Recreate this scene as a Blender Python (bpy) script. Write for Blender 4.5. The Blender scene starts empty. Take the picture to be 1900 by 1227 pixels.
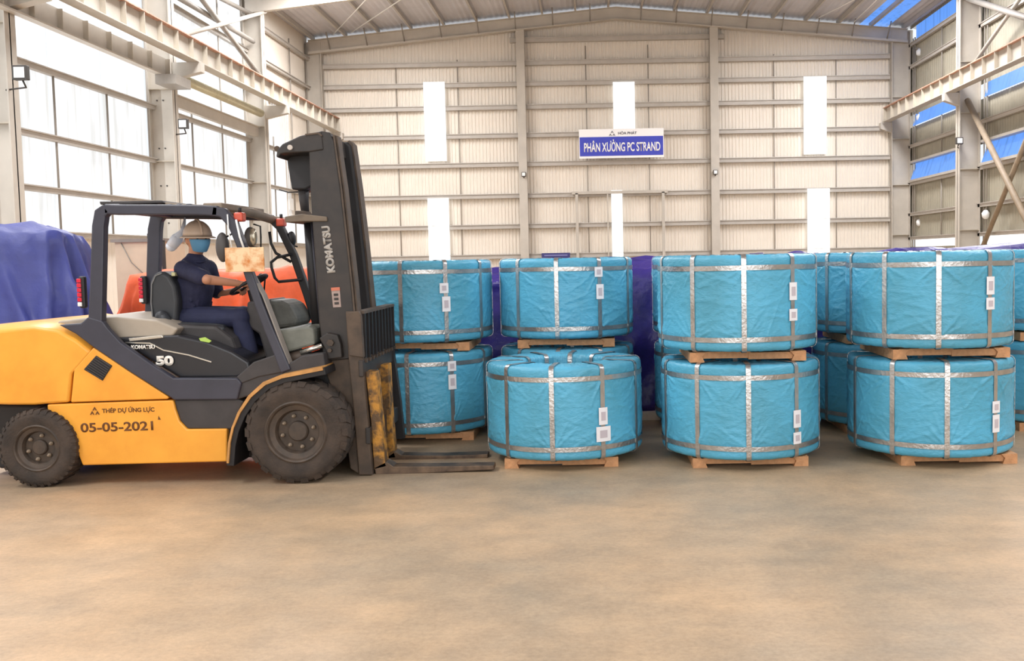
import bpy, bmesh, math, random
import numpy as np
from mathutils import Vector, Matrix, noise

S = bpy.context.scene
COL = S.collection
# ------------------------------------------------------------------ camera
F, CX, CY = 1750.0, 1100.0, 587.0
CAM = Vector((0, 0, 1.84))
ROT = Matrix.Rotation(math.radians(90) - 0.0622, 3, 'X') @ Matrix.Rotation(-0.019, 3, 'Z')
cd = bpy.data.cameras.new('camera')
cam = bpy.data.objects.new('camera', cd); COL.objects.link(cam)
cam.matrix_world = Matrix.Translation(CAM) @ ROT.to_4x4()
cd.sensor_fit = 'HORIZONTAL'; cd.sensor_width = 36
cd.lens = F / 1900 * 36
cd.shift_x = (950 - CX) / 1900
cd.shift_y = (CY - 613.5) / 1900
cd.clip_end = 300
S.camera = cam

# ------------------------------------------------------------------ world, lights, exposure
w = bpy.data.worlds.new('sky'); S.world = w; w.use_nodes = True
bg = w.node_tree.nodes['Background']
bg.inputs['Color'].default_value = (0.93, 0.97, 1.0, 1)
bg.inputs['Strength'].default_value = .9
S.view_settings.view_transform = 'Standard'
S.view_settings.look = 'None'
S.view_settings.exposure = 0.16
S.view_settings.gamma = 1
S.view_settings.use_curve_mapping = False
S.cycles.use_denoising = True
S.cycles.max_bounces = 8
S.cycles.sample_clamp_indirect = 6

def area(name, loc, rot, sx, sy, power, col=(1, 1, 1)):
    l = bpy.data.lights.new(name, 'AREA'); l.shape = 'RECTANGLE'
    l.size = sx; l.size_y = sy; l.energy = power; l.color = col
    o = bpy.data.objects.new(name, l); COL.objects.link(o)
    o.location = loc; o.rotation_euler = rot
    return o
# daylight falling through the roof light strips (see ceiling below)
for yy in (2, 13, 24, 35):
    area('skylight_left', (-9.4, yy, 11.9), (0, 0, 0), 2.0, 8, 1000 if yy < 30 else 1600, (.98, .98, 1))
    area('skylight_right', (10.8, yy, 11.9), (0, 0, 0), 2.0, 8, 1000 if yy < 30 else 1600, (.98, .98, 1))
# added fill lamp at the hall's unseen rear end, lighting surfaces facing the camera
area('rear_fill_light', (1, -13.5, 5.5), (math.radians(90), 0, 0), 24, 9, 1500, (1, .985, .97))
# daylight through the translucent left wall
area('left_wall_daylight', (-12.6, 16, 5), (0, math.radians(-90), 0), 6, 30, 380, (.9, .95, 1))

# ------------------------------------------------------------------ helpers
def P(x, y, Y):
    """world point that a ray through photo position (x, y) reaches at depth Y"""
    d = ROT @ Vector(((x - CX) / F, -(y - CY) / F, -1))
    return CAM + d * (Y / d.y)
def PX(x, y, X):
    d = ROT @ Vector(((x - CX) / F, -(y - CY) / F, -1))
    return CAM + d * (X / d.x)
def xz(pts, Y):
    r = [P(a, b, Y) for a, b in pts]
    return [(p.x, p.z) for p in r]
def sr(r, g, b):
    f = lambda c: (c / 255 / 12.92) if c / 255 <= .04045 else ((c / 255 + .055) / 1.055) ** 2.4
    return (f(r), f(g), f(b))

MATS = {}
def mat(name, col, rough=.6, metal=0, var=.0, vscale=4, col2=None, bump=0, bscale=30, emit=None, spec=.5, detail=5, contrast=(.35, .65)):
    if name in MATS: return MATS[name]
    m = bpy.data.materials.new(name); m.use_nodes = True
    nt = m.node_tree; n = nt.nodes; L = nt.links
    b = n['Principled BSDF']
    b.inputs['Roughness'].default_value = rough
    b.inputs['Metallic'].default_value = metal
    b.inputs['Specular IOR Level'].default_value = spec
    b.inputs['Base Color'].default_value = (*col, 1)
    tc = n.new('ShaderNodeTexCoord')
    if var or col2:
        ns = n.new('ShaderNodeTexNoise'); ns.inputs['Scale'].default_value = vscale; ns.inputs['Detail'].default_value = detail
        ns.inputs['Roughness'].default_value = .6
        L.new(tc.outputs['Object'], ns.inputs['Vector'])
        cr = n.new('ShaderNodeValToRGB')
        cr.color_ramp.elements[0].position = contrast[0]; cr.color_ramp.elements[1].position = contrast[1]
        c2 = col2 if col2 else tuple(c * (1 - var) for c in col)
        cr.color_ramp.elements[0].color = (*c2, 1); cr.color_ramp.elements[1].color = (*col, 1)
        L.new(ns.outputs['Fac'], cr.inputs['Fac']); L.new(cr.outputs['Color'], b.inputs['Base Color'])
    if bump:
        nb = n.new('ShaderNodeTexNoise'); nb.inputs['Scale'].default_value = bscale; nb.inputs['Detail'].default_value = 4
        L.new(tc.outputs['Object'], nb.inputs['Vector'])
        bp = n.new('ShaderNodeBump'); bp.inputs['Strength'].default_value = bump; bp.inputs['Distance'].default_value = .02
        L.new(nb.outputs['Fac'], bp.inputs['Height']); L.new(bp.outputs['Normal'], b.inputs['Normal'])
    if emit:
        b.inputs['Emission Color'].default_value = (*emit[0], 1); b.inputs['Emission Strength'].default_value = emit[1]
    MATS[name] = m
    return m

ORG = {}
def place(o, parent, org):
    if parent is not None:
        o.parent = parent
        ORG[o.name] = ORG[parent.name]
    else:
        ORG[o.name] = Vector(org) if org is not None else Vector((0, 0, 0))
        o.location = ORG[o.name]
def tagit(o, label=None, cat=None, group=None, kind=None):
    if label: o['label'] = label
    if cat: o['category'] = cat
    if group: o['group'] = group
    if kind: o['kind'] = kind
    return o
def empty(name, loc, label, cat, group=None, kind=None):
    o = bpy.data.objects.new(name, None); COL.objects.link(o)
    o.empty_display_size = .2
    place(o, None, loc)
    return tagit(o, label, cat, group, kind)

class MB:
    def __init__(s): s.v = []; s.f = []; s.sm = []
    def add(s, vs, fs, smooth=False):
        k = len(s.v); s.v += [tuple(v) for v in vs]
        s.f += [tuple(i + k for i in f) for f in fs]; s.sm += [smooth] * len(fs)
        return s
    def box(s, x0, x1, y0, y1, z0, z1):
        v = [(x, y, z) for z in (z0, z1) for y in (y0, y1) for x in (x0, x1)]
        return s.add(v, [(0, 2, 3, 1), (4, 5, 7, 6), (0, 1, 5, 4), (2, 6, 7, 3), (0, 4, 6, 2), (1, 3, 7, 5)])
    def prism(s, poly, y0, y1):
        a = sum(poly[i][0] * poly[(i + 1) % len(poly)][1] - poly[(i + 1) % len(poly)][0] * poly[i][1] for i in range(len(poly)))
        if a < 0: poly = poly[::-1]
        n = len(poly)
        v = [(x, y0, z) for x, z in poly] + [(x, y1, z) for x, z in poly]
        return s.add(v, [tuple(range(n)), tuple(range(2 * n - 1, n - 1, -1))] + [(i + n, (i + 1) % n + n, (i + 1) % n, i) for i in range(n)])
    def px(s, pts, Y, y1=None):      # outline read at depth Y, extruded back to y1
        return s.prism(xz(pts, Y), Y, Y + .05 if y1 is None else y1)
    def ribbon(s, pts, wpx, Y, y1):  # bar that follows a polyline
        q = [Vector(p) for p in xz(pts, Y)]
        wd = wpx * Y / F / 2 if not isinstance(wpx, (list, tuple)) else [a * Y / F / 2 for a in wpx]
        Lf, Rt = [], []
        for i, p in enumerate(q):
            if i == 0: t = (q[1] - q[0]).normalized(); k = 1
            elif i == len(q) - 1: t = (q[-1] - q[-2]).normalized(); k = 1
            else:
                a = (q[i] - q[i - 1]).normalized(); b = (q[i + 1] - q[i]).normalized()
                t = (a + b).normalized(); k = 1 / max(.5, t.dot(a))
            nn = Vector((-t.y, t.x)); ww = (wd if not isinstance(wd, list) else wd[i]) * k
            Lf.append(p + nn * ww); Rt.append(p - nn * ww)
        n = len(q)
        v = []
        for yy in (Y, y1):
            v += [(p.x, yy, p.y) for p in Lf] + [(p.x, yy, p.y) for p in Rt]
        fs = []
        for i in range(n - 1):
            fs += [(i, i + 1, n + i + 1, n + i), (2 * n + i + 1, 2 * n + i, 3 * n + i, 3 * n + i + 1),
                   (i + 1, i, 2 * n + i, 2 * n + i + 1), (n + i, n + i + 1, 3 * n + i + 1, 3 * n + i)]
        fs += [(0, n, 3 * n, 2 * n), (n - 1, 3 * n - 1, 4 * n - 1, 2 * n - 1)]
        return s.add(v, fs)
    def tube(s, pts, r, n=10, caps=True, closed=False):
        pts = [Vector(p) for p in pts]; m = len(pts)
        rr = r if isinstance(r, (list, tuple)) else [r] * m
        v = []; up = None
        for i, p in enumerate(pts):
            a = pts[(i - 1) % m] if (i > 0 or closed) else p; b = pts[(i + 1) % m] if (i < m - 1 or closed) else p
            t = (b - a).normalized()
            if up is None: up = Vector((0, 0, 1)) if abs(t.z) < .9 else Vector((0, 1, 0))
            u = t.cross(up).normalized(); up = u.cross(t).normalized()
            v += [p + (u * math.cos(2 * math.pi * j / n) + up * math.sin(2 * math.pi * j / n)) * rr[i] for j in range(n)]
        fs = []
        for i in range(m if closed else m - 1):
            for j in range(n):
                a = i * n + j; b = i * n + (j + 1) % n; c = ((i + 1) % m) * n
                fs.append((a, b, c + (j + 1) % n, c + j))
        s.add(v, fs, True)
        if caps and not closed:
            k = len(s.v) - len(v)
            s.f.append(tuple(range(k + n - 1, k - 1, -1))); s.sm.append(False)
            s.f.append(tuple(range(k + (m - 1) * n, k + m * n))); s.sm.append(False)
        return s
    def lathe(s, prof, c, axis='Z', n=32, closed=False, smooth=True, caps=True):
        """prof (radius, along-axis)"""
        c = Vector(c); v = []
        for r, h in prof:
            for j in range(n):
                a = 2 * math.pi * j / n
                if axis == 'Z': q = Vector((r * math.cos(a), r * math.sin(a), h))
                elif axis == 'Y': q = Vector((r * math.cos(a), h, -r * math.sin(a)))
                else: q = Vector((h, r * math.cos(a), r * math.sin(a)))
                v.append(c + q)
        fs = []; m = len(prof)
        for i in range(m if closed else m - 1):
            for j in range(n):
                a = i * n + j; b = i * n + (j + 1) % n; cc = ((i + 1) % m) * n
                fs.append((a, b, cc + (j + 1) % n, cc + j))
        s.add(v, fs, smooth)
        if not closed and caps:
            k = len(s.v) - len(v)
            if prof[0][0] > 1e-4: s.f.append(tuple(range(k + n - 1, k - 1, -1))); s.sm.append(False)
            if prof[-1][0] > 1e-4: s.f.append(tuple(range(k + (m - 1) * n, k + m * n))); s.sm.append(False)
        return s
    def ball(s, c, r, n=12, m=8):
        c = Vector(c); rx, ry, rz = r if isinstance(r, (tuple, list)) else (r, r, r)
        prof = [(max(1e-5, math.sin(math.pi * i / m)), -math.cos(math.pi * i / m)) for i in range(m + 1)]
        v = [(c.x + p * rx * math.cos(2 * math.pi * j / n), c.y + p * ry * math.sin(2 * math.pi * j / n), c.z + h * rz) for p, h in prof for j in range(n)]
        return s.add(v, [(i * n + j, i * n + (j + 1) % n, (i + 1) * n + (j + 1) % n, (i + 1) * n + j) for i in range(m) for j in range(n)], True)
    def limb(s, pts, rs, n=14):    # tapered chain with round joints
        s.tube(pts, list(rs), n)
        for p, r in zip(pts, rs): s.ball(p, r * .995, n, 8)
        return s
    def build(s, name, m, parent=None, org=None, bevel=0, seg=2, sharp=None, smooth=False, kind=None):
        o_ = ORG[parent.name] if parent is not None else Vector(org if org is not None else (0, 0, 0))
        me = bpy.data.meshes.new(name)
        me.from_pydata([(a - o_.x, b - o_.y, c - o_.z) for a, b, c in s.v], [], s.f)
        me.polygons.foreach_set('use_smooth', [True] * len(s.f) if (smooth or sharp) else s.sm)
        me.materials.append(m)
        bm = bmesh.new(); bm.from_mesh(me); bmesh.ops.recalc_face_normals(bm, faces=bm.faces); bm.to_mesh(me); bm.free()
        if sharp: me.set_sharp_from_angle(angle=math.radians(sharp))
        me.update()
        o = bpy.data.objects.new(name, me); COL.objects.link(o)
        place(o, parent, org)
        if bevel:
            b = o.modifiers.new('bevel', 'BEVEL'); b.width = bevel; b.segments = seg; b.limit_method = 'ANGLE'; b.angle_limit = math.radians(35)
            b.harden_normals = False
        if kind: o['kind'] = kind
        return o

def mcopy(o, parent, dloc=(0, 0, 0), name=None):
    c = o.copy(); COL.objects.link(c); c.parent = parent
    c.location = o.location + Vector(dloc)
    return c

def text(body, name, m, parent, x, y, z, size, width=None, rot=0, thick=.002, height=None, bold=.02):
    """flat lettering in the XZ plane facing -Y, centred at x, z"""
    cu = bpy.data.curves.new('t', 'FONT'); cu.body = body; cu.size = 1; cu.extrude = 0.0
    cu.align_x = 'CENTER'; cu.align_y = 'CENTER'; cu.offset = bold
    t = bpy.data.objects.new('t', cu); COL.objects.link(t)
    dg = bpy.context.evaluated_depsgraph_get(); dg.update()
    me = bpy.data.meshes.new_from_object(t.evaluated_get(dg))
    bpy.data.objects.remove(t); bpy.data.curves.remove(cu)
    n = len(me.vertices); co = np.empty(n * 3, dtype=np.float32); me.vertices.foreach_get('co', co); co = co.reshape(-1, 3)
    lo, hi = co.min(0), co.max(0); co -= (lo + hi) / 2
    sx = (width / (hi[0] - lo[0])) if width else size
    sy = (height / (hi[1] - lo[1])) if height else (sx if width else size)
    X = co[:, 0] * sx; Z = co[:, 1] * sy
    c, s_ = math.cos(rot), math.sin(rot)
    org = ORG[parent.name]
    out = np.stack([X * c - Z * s_ + x - org.x, np.full(n, y - org.y), X * s_ + Z * c + z - org.z], 1)
    me.vertices.foreach_set('co', out.astype(np.float32).ravel())
    me.materials.clear(); me.materials.append(m); me.update()
    o = bpy.data.objects.new(name, me); COL.objects.link(o); place(o, parent, None)
    sd = o.modifiers.new('s', 'SOLIDIFY'); sd.thickness = thick; sd.offset = 0
    return o
# ================================================================== materials of the hall
cream = mat('cream_paint', sr(194, 186, 174), .55, var=.12, vscale=1.5)
cream_d = mat('cream_paint_dull', sr(186, 176, 160), .6, var=.15, vscale=2)
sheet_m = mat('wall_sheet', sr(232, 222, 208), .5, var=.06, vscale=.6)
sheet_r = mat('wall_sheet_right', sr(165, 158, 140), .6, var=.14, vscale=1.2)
girt_m = mat('galvanised_girt_shaded', sr(184, 177, 168), .5, var=.1, vscale=3)  # galvanised grey, with shade on the girt faces put into the colour
rod_m = mat('sag_rod', sr(150, 142, 132), .5)
rust = mat('rusty_rail', sr(176, 120, 98), .8, var=.3, vscale=8, col2=sr(190, 160, 140))
grey_steel = mat('grey_steel', sr(150, 143, 134), .5, var=.15, vscale=3)
roof_m = mat('roof_sheet', sr(206, 204, 208), .5, var=.1, vscale=.8)
dark_fit = mat('dark_fitting', sr(60, 56, 52), .5)
white_fit = mat('white_fitting', sr(240, 240, 238), .4)

def panel_mat(name, col, strength, line=.85):
    """daylit translucent corrugated plastic"""
    m = bpy.data.materials.new(name); m.use_nodes = True
    nt = m.node_tree; n = nt.nodes; L = nt.links; b = n['Principled BSDF']
    b.inputs['Base Color'].default_value = (col[0] * .15, col[1] * .15, col[2] * .15, 1); b.inputs['Roughness'].default_value = .5
    tc = n.new('ShaderNodeTexCoord'); ns = n.new('ShaderNodeTexNoise'); mp = n.new('ShaderNodeMapping')
    mp.inputs['Scale'].default_value = (1.6, 1.6, .12)
    L.new(tc.outputs['Object'], mp.inputs['Vector']); L.new(mp.outputs['Vector'], ns.inputs['Vector'])
    ns.inputs['Scale'].default_value = 2.5; ns.inputs['Detail'].default_value = 3
    cr = n.new('ShaderNodeValToRGB')
    cr.color_ramp.elements[0].position = .35; cr.color_ramp.elements[1].position = .5
    cr.color_ramp.elements[0].color = (col[0] * line, col[1] * line, col[2] * line * .97, 1); cr.color_ramp.elements[1].color = (*col, 1)
    L.new(ns.outputs['Fac'], cr.inputs['Fac']); L.new(cr.outputs['Color'], b.inputs['Emission Color'])
    b.inputs['Emission Strength'].default_value = strength
    return m
glow = panel_mat('daylit_panel', (1, 1, .99), 1.15)
glow_side = panel_mat('daylit_side_panel', (.97, .985, 1.0), .85, .8)
glow_blue = panel_mat('daylit_blue_panel', sr(95, 150, 235), 1.0, .75)

# ================================================================== floor
def floor_material():
    m = bpy.data.materials.new('worn_concrete'); m.use_nodes = True
    nt = m.node_tree; n = nt.nodes; L = nt.links; b = n['Principled BSDF']
    tc = n.new('ShaderNodeTexCoord')
    def noi(scale, detail, sx=1, sy=1, rough=.6):
        mp = n.new('ShaderNodeMapping'); mp.inputs['Scale'].default_value = (sx, sy, 1)
        L.new(tc.outputs['Object'], mp.inputs['Vector'])
        q = n.new('ShaderNodeTexNoise'); q.inputs['Scale'].default_value = scale; q.inputs['Detail'].default_value = detail
        q.inputs['Roughness'].default_value = rough
        L.new(mp.outputs['Vector'], q.inputs['Vector']); return q
    def ramp(src, p0, p1, c0, c1):
        r = n.new('ShaderNodeValToRGB'); r.color_ramp.elements[0].position = p0; r.color_ramp.elements[1].position = p1
        r.color_ramp.elements[0].color = (*c0, 1); r.color_ramp.elements[1].color = (*c1, 1)
        L.new(src.outputs['Fac'], r.inputs['Fac']); return r
    a = ramp(noi(.5, 6, 1, 1.15), .36, .62, sr(164, 147, 125), sr(198, 168, 134))
    bb = ramp(noi(2.6, 10, 1, 1.3, .72), .38, .62, (.80, .80, .80), (1.06, 1.05, 1.03))
    mx = n.new('ShaderNodeMix'); mx.data_type = 'RGBA'; mx.blend_type = 'MULTIPLY'; mx.inputs[0].default_value = .8
    L.new(a.outputs['Color'], mx.inputs[6]); L.new(bb.outputs['Color'], mx.inputs[7])
    c = ramp(noi(30, 8, 1, 1.2, .75), .35, .6, (.74, .72, .70), (1.05, 1.05, 1.05))
    m2 = n.new('ShaderNodeMix'); m2.data_type = 'RGBA'; m2.blend_type = 'MULTIPLY'; m2.inputs[0].default_value = .6
    L.new(mx.outputs[2], m2.inputs[6]); L.new(c.outputs['Color'], m2.inputs[7])
    L.new(m2.outputs[2], b.inputs['Base Color'])
    r = n.new('ShaderNodeMapRange'); r.inputs[3].default_value = .34; r.inputs[4].default_value = .58
    L.new(noi(1.3, 6, 1, 1.6).outputs['Fac'], r.inputs[0]); L.new(r.outputs[0], b.inputs['Roughness'])
    bp = n.new('ShaderNodeBump'); bp.inputs['Strength'].default_value = .35; bp.inputs['Distance'].default_value = .006
    L.new(noi(14, 9, 1, 1.5, .7).outputs['Fac'], bp.inputs['Height']); L.new(bp.outputs['Normal'], b.inputs['Normal'])
    b.inputs['Specular IOR Level'].default_value = .4
    return m
tagit(MB().box(-13.4, 15.4, -14, 45, -.3, 0).build('floor', floor_material()), kind='structure')

# ================================================================== gable wall
YG = 43.75
def zg(x, y): return P(x, y, YG).z
XL, XR, XM = -12.95, 14.9, P(1143, 20, YG).x
rl, rm, rr_ = P(610, 80, YG).z, P(1143, 13, YG).z, P(1680, 50, YG).z      # rafter top
ZE = (rl + rr_) / 2; ZR = rm
def ztop(x):     # rafter top line at X
    return ZE + (ZR - ZE) * (1 - abs(x - XM) / (XM - XL)) if x < XM else ZE + (ZR - ZE) * (1 - abs(x - XM) / (XR - XM))
back = MB(); x = XL; v = []; f = []; pitch = .16
prof = [(0, 0), (.06, 0), (.08, .03), (.14, .03)]
cols = []
while x < XR:
    for dx, dy in prof: cols.append((x + dx, YG + .55 - dy))
    x += pitch
for (a, b) in cols: v += [(a, b, 0), (a, b, ztop(a) + .1)]
for i in range(len(cols) - 1): f.append((2 * i, 2 * i + 2, 2 * i + 3, 2 * i + 1))
back.add(v, f)
wall_back = tagit(back.build('wall_back', sheet_m), kind='structure')
gz = [zg(970, y) for y in (68, 111, 150, 193, 246, 300, 359, 416, 472)] + [.9]
posts_x = [XL + .5, P(970, 300, YG).x, P(1327, 300, YG).x, 14.4]
for i, z in enumerate(gz):
    for k in range(3):
        a, b = posts_x[k], posts_x[k + 1]
        a += .12; b -= .12
        if i == 0:
            if k == 0: a = posts_x[1] - .5
            if k == 2: b = posts_x[2] + .5
        if z > min(ztop(a), ztop(b)) - .7 and i > 0: pass
        # channel: face, top lip and bottom lip
        g = MB().box(a, b, YG + .27, YG + .31, z - .17, z).box(a, b, YG + .22, YG + .5, z - .015, z + .02).box(a, b, YG + .27, YG + .5, z - .185, z - .17)
        g.build('girt', girt_m, wall_back)
for xx in (736, 851, 1090, 1206, 1440, 1556):
    X = P(xx, 300, YG).x
    MB().tube([(X, YG + .42, .1), (X, YG + .42, ztop(X) - 1.5)], .022, 6).build('sag_rod', rod_m, wall_back)
# gable posts
for k in (1, 2):
    X = posts_x[k]; zt = ztop(X) - .55
    p = tagit(MB().box(X - .19, X + .19, YG - .02, YG + .01, 0, zt).box(X - .012, X + .012, YG, YG + .3, 0, zt).box(X - .19, X + .19, YG + .29, YG + .32, 0, zt)
              .build('steel_column', cream), kind='structure')
for i, (x0, x1, y0, y1) in enumerate([(785, 829, 152, 299), (1137, 1179, 152, 262), (1491, 1534, 142, 286), (793, 836, 368, 500), (1134, 1157, 353, 500), (1498, 1540, 350, 500)]):
    Y = YG + .16
    a = P(x0, y0, Y); b = P(x1, y1, Y)
    xm = a.x; wdt = b.x - a.x
    g = MB(); zs = [z for z in gz if b.z < z < a.z]; edges = [a.z] + zs + [b.z]
    wn = empty('window_%d' % (i + 1), (xm + wdt / 2, Y, b.z), None, None, kind='structure')
    for j in range(len(edges) - 1):
        MB().box(xm, xm + wdt, Y, Y + .03, edges[j + 1] + .008, edges[j] - .008).build('pane', glow, wn)
# big sliding door in the gable wall
dz = zg(1150, 357); dx0, dx1 = P(1070, 400, YG).x, P(1232, 400, YG).x
door = empty('door_1', ((dx0 + dx1) / 2, YG + .2, 0), None, None, kind='structure')
MB().box(dx0 - .05, dx0 + .08, YG + .08, YG + .24, 0, dz).box(dx1 - .08, dx1 + .05, YG + .08, YG + .24, 0, dz).box(dx0 - .2, dx1 + .2, YG + .08, YG + .24, dz - .05, dz + .08).build('door_frame', cream, door)
MB().box((dx0 + dx1) / 2 - .6, (dx0 + dx1) / 2 - .54, YG + .1, YG + .2, 0, dz).build('door_edge', cream, door)
# rafters of the gable frame
for side, xa, za in ((0, XL + .2, ztop(XL + .2)), (1, XR - .3, ztop(XR - .3))):
    g = MB()
    for y0, y1, d0, d1 in ((YG - .1, YG + .2, .0, .03), (YG - .1, YG + .2, .52, .55), (YG + .04, YG + .06, 0, .54)):
        g.add([(xa, y0, za - d0), (XM, y0, ZR - d0), (XM, y0, ZR - d1), (xa, y0, za - d1 * 1.15), (xa, y1, za - d0), (XM, y1, ZR - d0), (XM, y1, ZR - d1), (xa, y1, za - d1 * 1.15)],
              [(0, 1, 2, 3), (7, 6, 5, 4), (0, 4, 5, 1), (3, 2, 6, 7), (0, 3, 7, 4), (1, 5, 6, 2)])
    raf = tagit(g.build('roof_rafter', cream), kind='structure')
    for k in range(8):
        X = xa + (XM - xa) * (k + .6) / 8.3; zt = za + (ZR - za) * (k + .6) / 8.3
        MB().tube([(X, YG - .09, zt - .53), (X, YG - .7, zt + .1)], .03, 5).build('fly_brace', grey_steel, raf)
# ------------------------------------------------------------------ roof
def roofz(x): return ztop(x) + .22
ceil = empty('ceiling', (XM, 20, ZR), None, None, kind='structure')
strips = [(-13.3, -10.7, roof_m), (-10.7, -8.2, 'g'), (-8.2, XM, roof_m), (XM, 10.0, roof_m), (10.0, 11.6, 'g'), (11.6, 12.6, roof_m), (12.6, 13.9, 'b'), (13.9, 15.3, roof_m)]
for a, b, m_ in strips:
    n_ = max(2, int((b - a) / .25)); v = []; f = []
    for i in range(n_ * 2 + 1):
        X = a + (b - a) * i / (2 * n_)
        v += [(X, -14, roofz(X) + (.03 if i % 2 else 0)), (X, 44.6, roofz(X) + (.03 if i % 2 else 0))]
    for i in range(n_ * 2): f.append((2 * i, 2 * i + 2, 2 * i + 3, 2 * i + 1))
    ye = 38.5 if m_ == 'g' else 44.6
    v = [(a_, min(b_, ye), c_) for a_, b_, c_ in v]
    if m_ == 'g': MB().add([(a_, 38.5 if b_ < 0 else 44.6, c_) for a_, b_, c_ in v], f).build('roof_sheet', roof_m, ceil)
    MB().add(v, f).build('roof_sheet' if m_ is roof_m else 'roof_light_strip', m_ if m_ is roof_m else (glow if m_ == 'g' else glow_blue), ceil)
pur = None
for i in range(19):
    X = XL + .4 + i * 1.5
    if X > XR: break
    z = ztop(X)
    MB().box(X - .03, X + .03, -13, YG + .3, z, z + .2).box(X - .03, X + .06, -13, YG + .3, z - .01, z + .01).build('purlin', girt_m, ceil)
for (x0, y0), (x1, y1) in (((618, 66), (700, 20)), ((650, 25), (792, 51)), ((1515, 32), (1650, 0)), ((1585, 0), (1660, 48))):
    A = P(x0, y0, 43); A.z = ztop(A.x) - .05
    B = P(x1, y1, 37); B.z = ztop(B.x) - .05
    MB().tube([A, B], .025, 6).build('bracing_rod', white_fit, ceil)
# inner portal frames behind and above the camera
for Y in (35.9, 28.0, 20.1, 12.2, 4.3, -3.6, -11.5):
    g = MB()
    for xa in (XL + .2, XR - .3):
        za = ztop(xa); g.add([(xa, Y - .1, za), (XM, Y - .1, ZR), (XM, Y - .1, ZR - .5), (xa, Y - .1, za - .8), (xa, Y + .1, za), (XM, Y + .1, ZR), (XM, Y + .1, ZR - .5), (xa, Y + .1, za - .8)],
              [(0, 1, 2, 3), (7, 6, 5, 4), (0, 4, 5, 1), (3, 2, 6, 7), (0, 3, 7, 4), (1, 5, 6, 2)])
    tagit(g.build('roof_rafter', cream), kind='structure')

# ------------------------------------------------------------------ columns, both sides
YC = [YG, 35.9, 28.0, 20.1, 12.2, 4.3, -3.6, -11.5]
def column(X0, X1, Y, zt, nplates=4):
    lo, hi = min(X0, X1), max(X0, X1)
    g = MB().box(lo, lo + .03, Y, Y + .38, 0, zt).box(hi - .03, hi, Y, Y + .38, 0, zt).box(lo, hi, Y + .16, Y + .2, 0, zt)
    c = tagit(g.build('steel_column', cream), kind='structure')
    for z in (2.6, 4.9, 7.0, 8.9)[:nplates]:
        MB().box(lo + .03, hi - .03, Y + .01, Y + .37, z, z + .03).build('stiffener_plate', cream_d, c)
    if X0 < 0 and Y in (28.0,):
        for z in (3.1, 4.2, 5.3, 6.7):
            for q in (.2, .38):
                MB().lathe([(.022, 0), (.022, -.03)], (lo + q, Y + .16, z), 'Y', 8).build('bolt', dark_fit, c)
    return c
for Y in YC:
    column(-12.92, -12.2, Y, ztop(-12.2) - .1)
    column(13.95 if Y != YG else 13.9, 14.75, Y, ztop(14.2) - .1)
# ------------------------------------------------------------------ side walls
def side_wall(name, X, sgn, mat_, girts, solid, panes, rods):
    """one corrugated skin per storey band; translucent panes per bay between girts"""
    wall = empty(name, (X, 16, 0), None, None, kind='structure')
    for (z0, z1, ya, yb) in solid:
        n_ = max(2, int((yb - ya) / .22)); v = []; f = []
        for i in range(n_ * 2 + 1):
            Y = ya + (yb - ya) * i / (2 * n_); o_ = .03 * (i % 2) * -sgn
            v += [(X + o_, Y, z0), (X + o_, Y, z1)]
        for i in range(n_ * 2): f.append((2 * i, 2 * i + 2, 2 * i + 3, 2 * i + 1))
        MB().add(v, f).build('cladding_sheet', mat_, wall)
    for z, ya, yb, th in girts:
        xi = X - sgn * .06
        MB().box(min(xi, xi - sgn * .14), max(xi, xi - sgn * .14), ya, yb, z - th, z).box(min(xi, xi - sgn * .18), max(xi, xi - sgn * .18), ya, yb, z - .01, z + .02).build('girt', girt_m, wall)
    for Y, z0, z1 in rods:
        MB().tube([(X - sgn * .12, Y, z0), (X - sgn * .12, Y, z1)], .03, 6).build('sag_rod', rod_m, wall)
    return wall
# left: bays between YC; translucent from 2.7 to the eaves in bays nearest the camera
Lg = [2.69, 3.73, 4.98, 6.55]
girts = [(z, -14, 44, .12) for z in Lg] + [(9.9, 28.4, 44, .12), (11.2, 35.9, 44, .12), (9.9, -14, 28, .12), (8.6, 28.4, 44, .12)]
rods = []
for i in range(len(YC) - 1):
    a, b = YC[i + 1] + .38, YC[i]
    rods += [(a + (b - a) / 3, 2.6, 6.5 if i > 1 else 7), (a + (b - a) * 2 / 3, 2.6, 6.5 if i > 1 else 11.5)]
    rods += [(b - .16, 0, 11.8)]
left = side_wall('wall_left', -12.98, -1, sheet_m, girts, [(0, 2.6, -14, 44.3), (7.2, 12.2, 35.9, 44.3), (3.7, 7.2, 40.5, 44.3)], None, rods)
wi = 7
for i in range(len(YC) - 1):
    a, b = YC[i + 1] + .4, YC[i] - .05
    wn = empty('window_%d' % wi, (-12.98, (a + b) / 2, 2.7), None, None, kind='structure'); wi += 1
    rows = [(2.72, 3.7), (3.76, 4.95), (5.01, 6.5), (6.58, 8.6), (8.64, 9.88), (9.93, 11.95)]
    for (z0, z1) in rows:
        if i == 0 and z0 > 3.0 and z0 > 7.1: continue
        for k in range(3):
            ya = a + (b - a) * k / 3 + .02; yb = a + (b - a) * (k + 1) / 3 - .02
            if i == 0 and k >= 2 and z0 > 3.1: continue
            n_ = 8; v = []; f = []
            for q in range(n_ * 2 + 1):
                Y = ya + (yb - ya) * q / (2 * n_); v += [(-12.98 + .025 * (q % 2), Y, z0), (-12.98 + .025 * (q % 2), Y, z1)]
            for q in range(n_ * 2): f.append((2 * q, 2 * q + 2, 2 * q + 3, 2 * q + 1))
            MB().add(v, f).build('pane', glow_side, wn)
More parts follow.
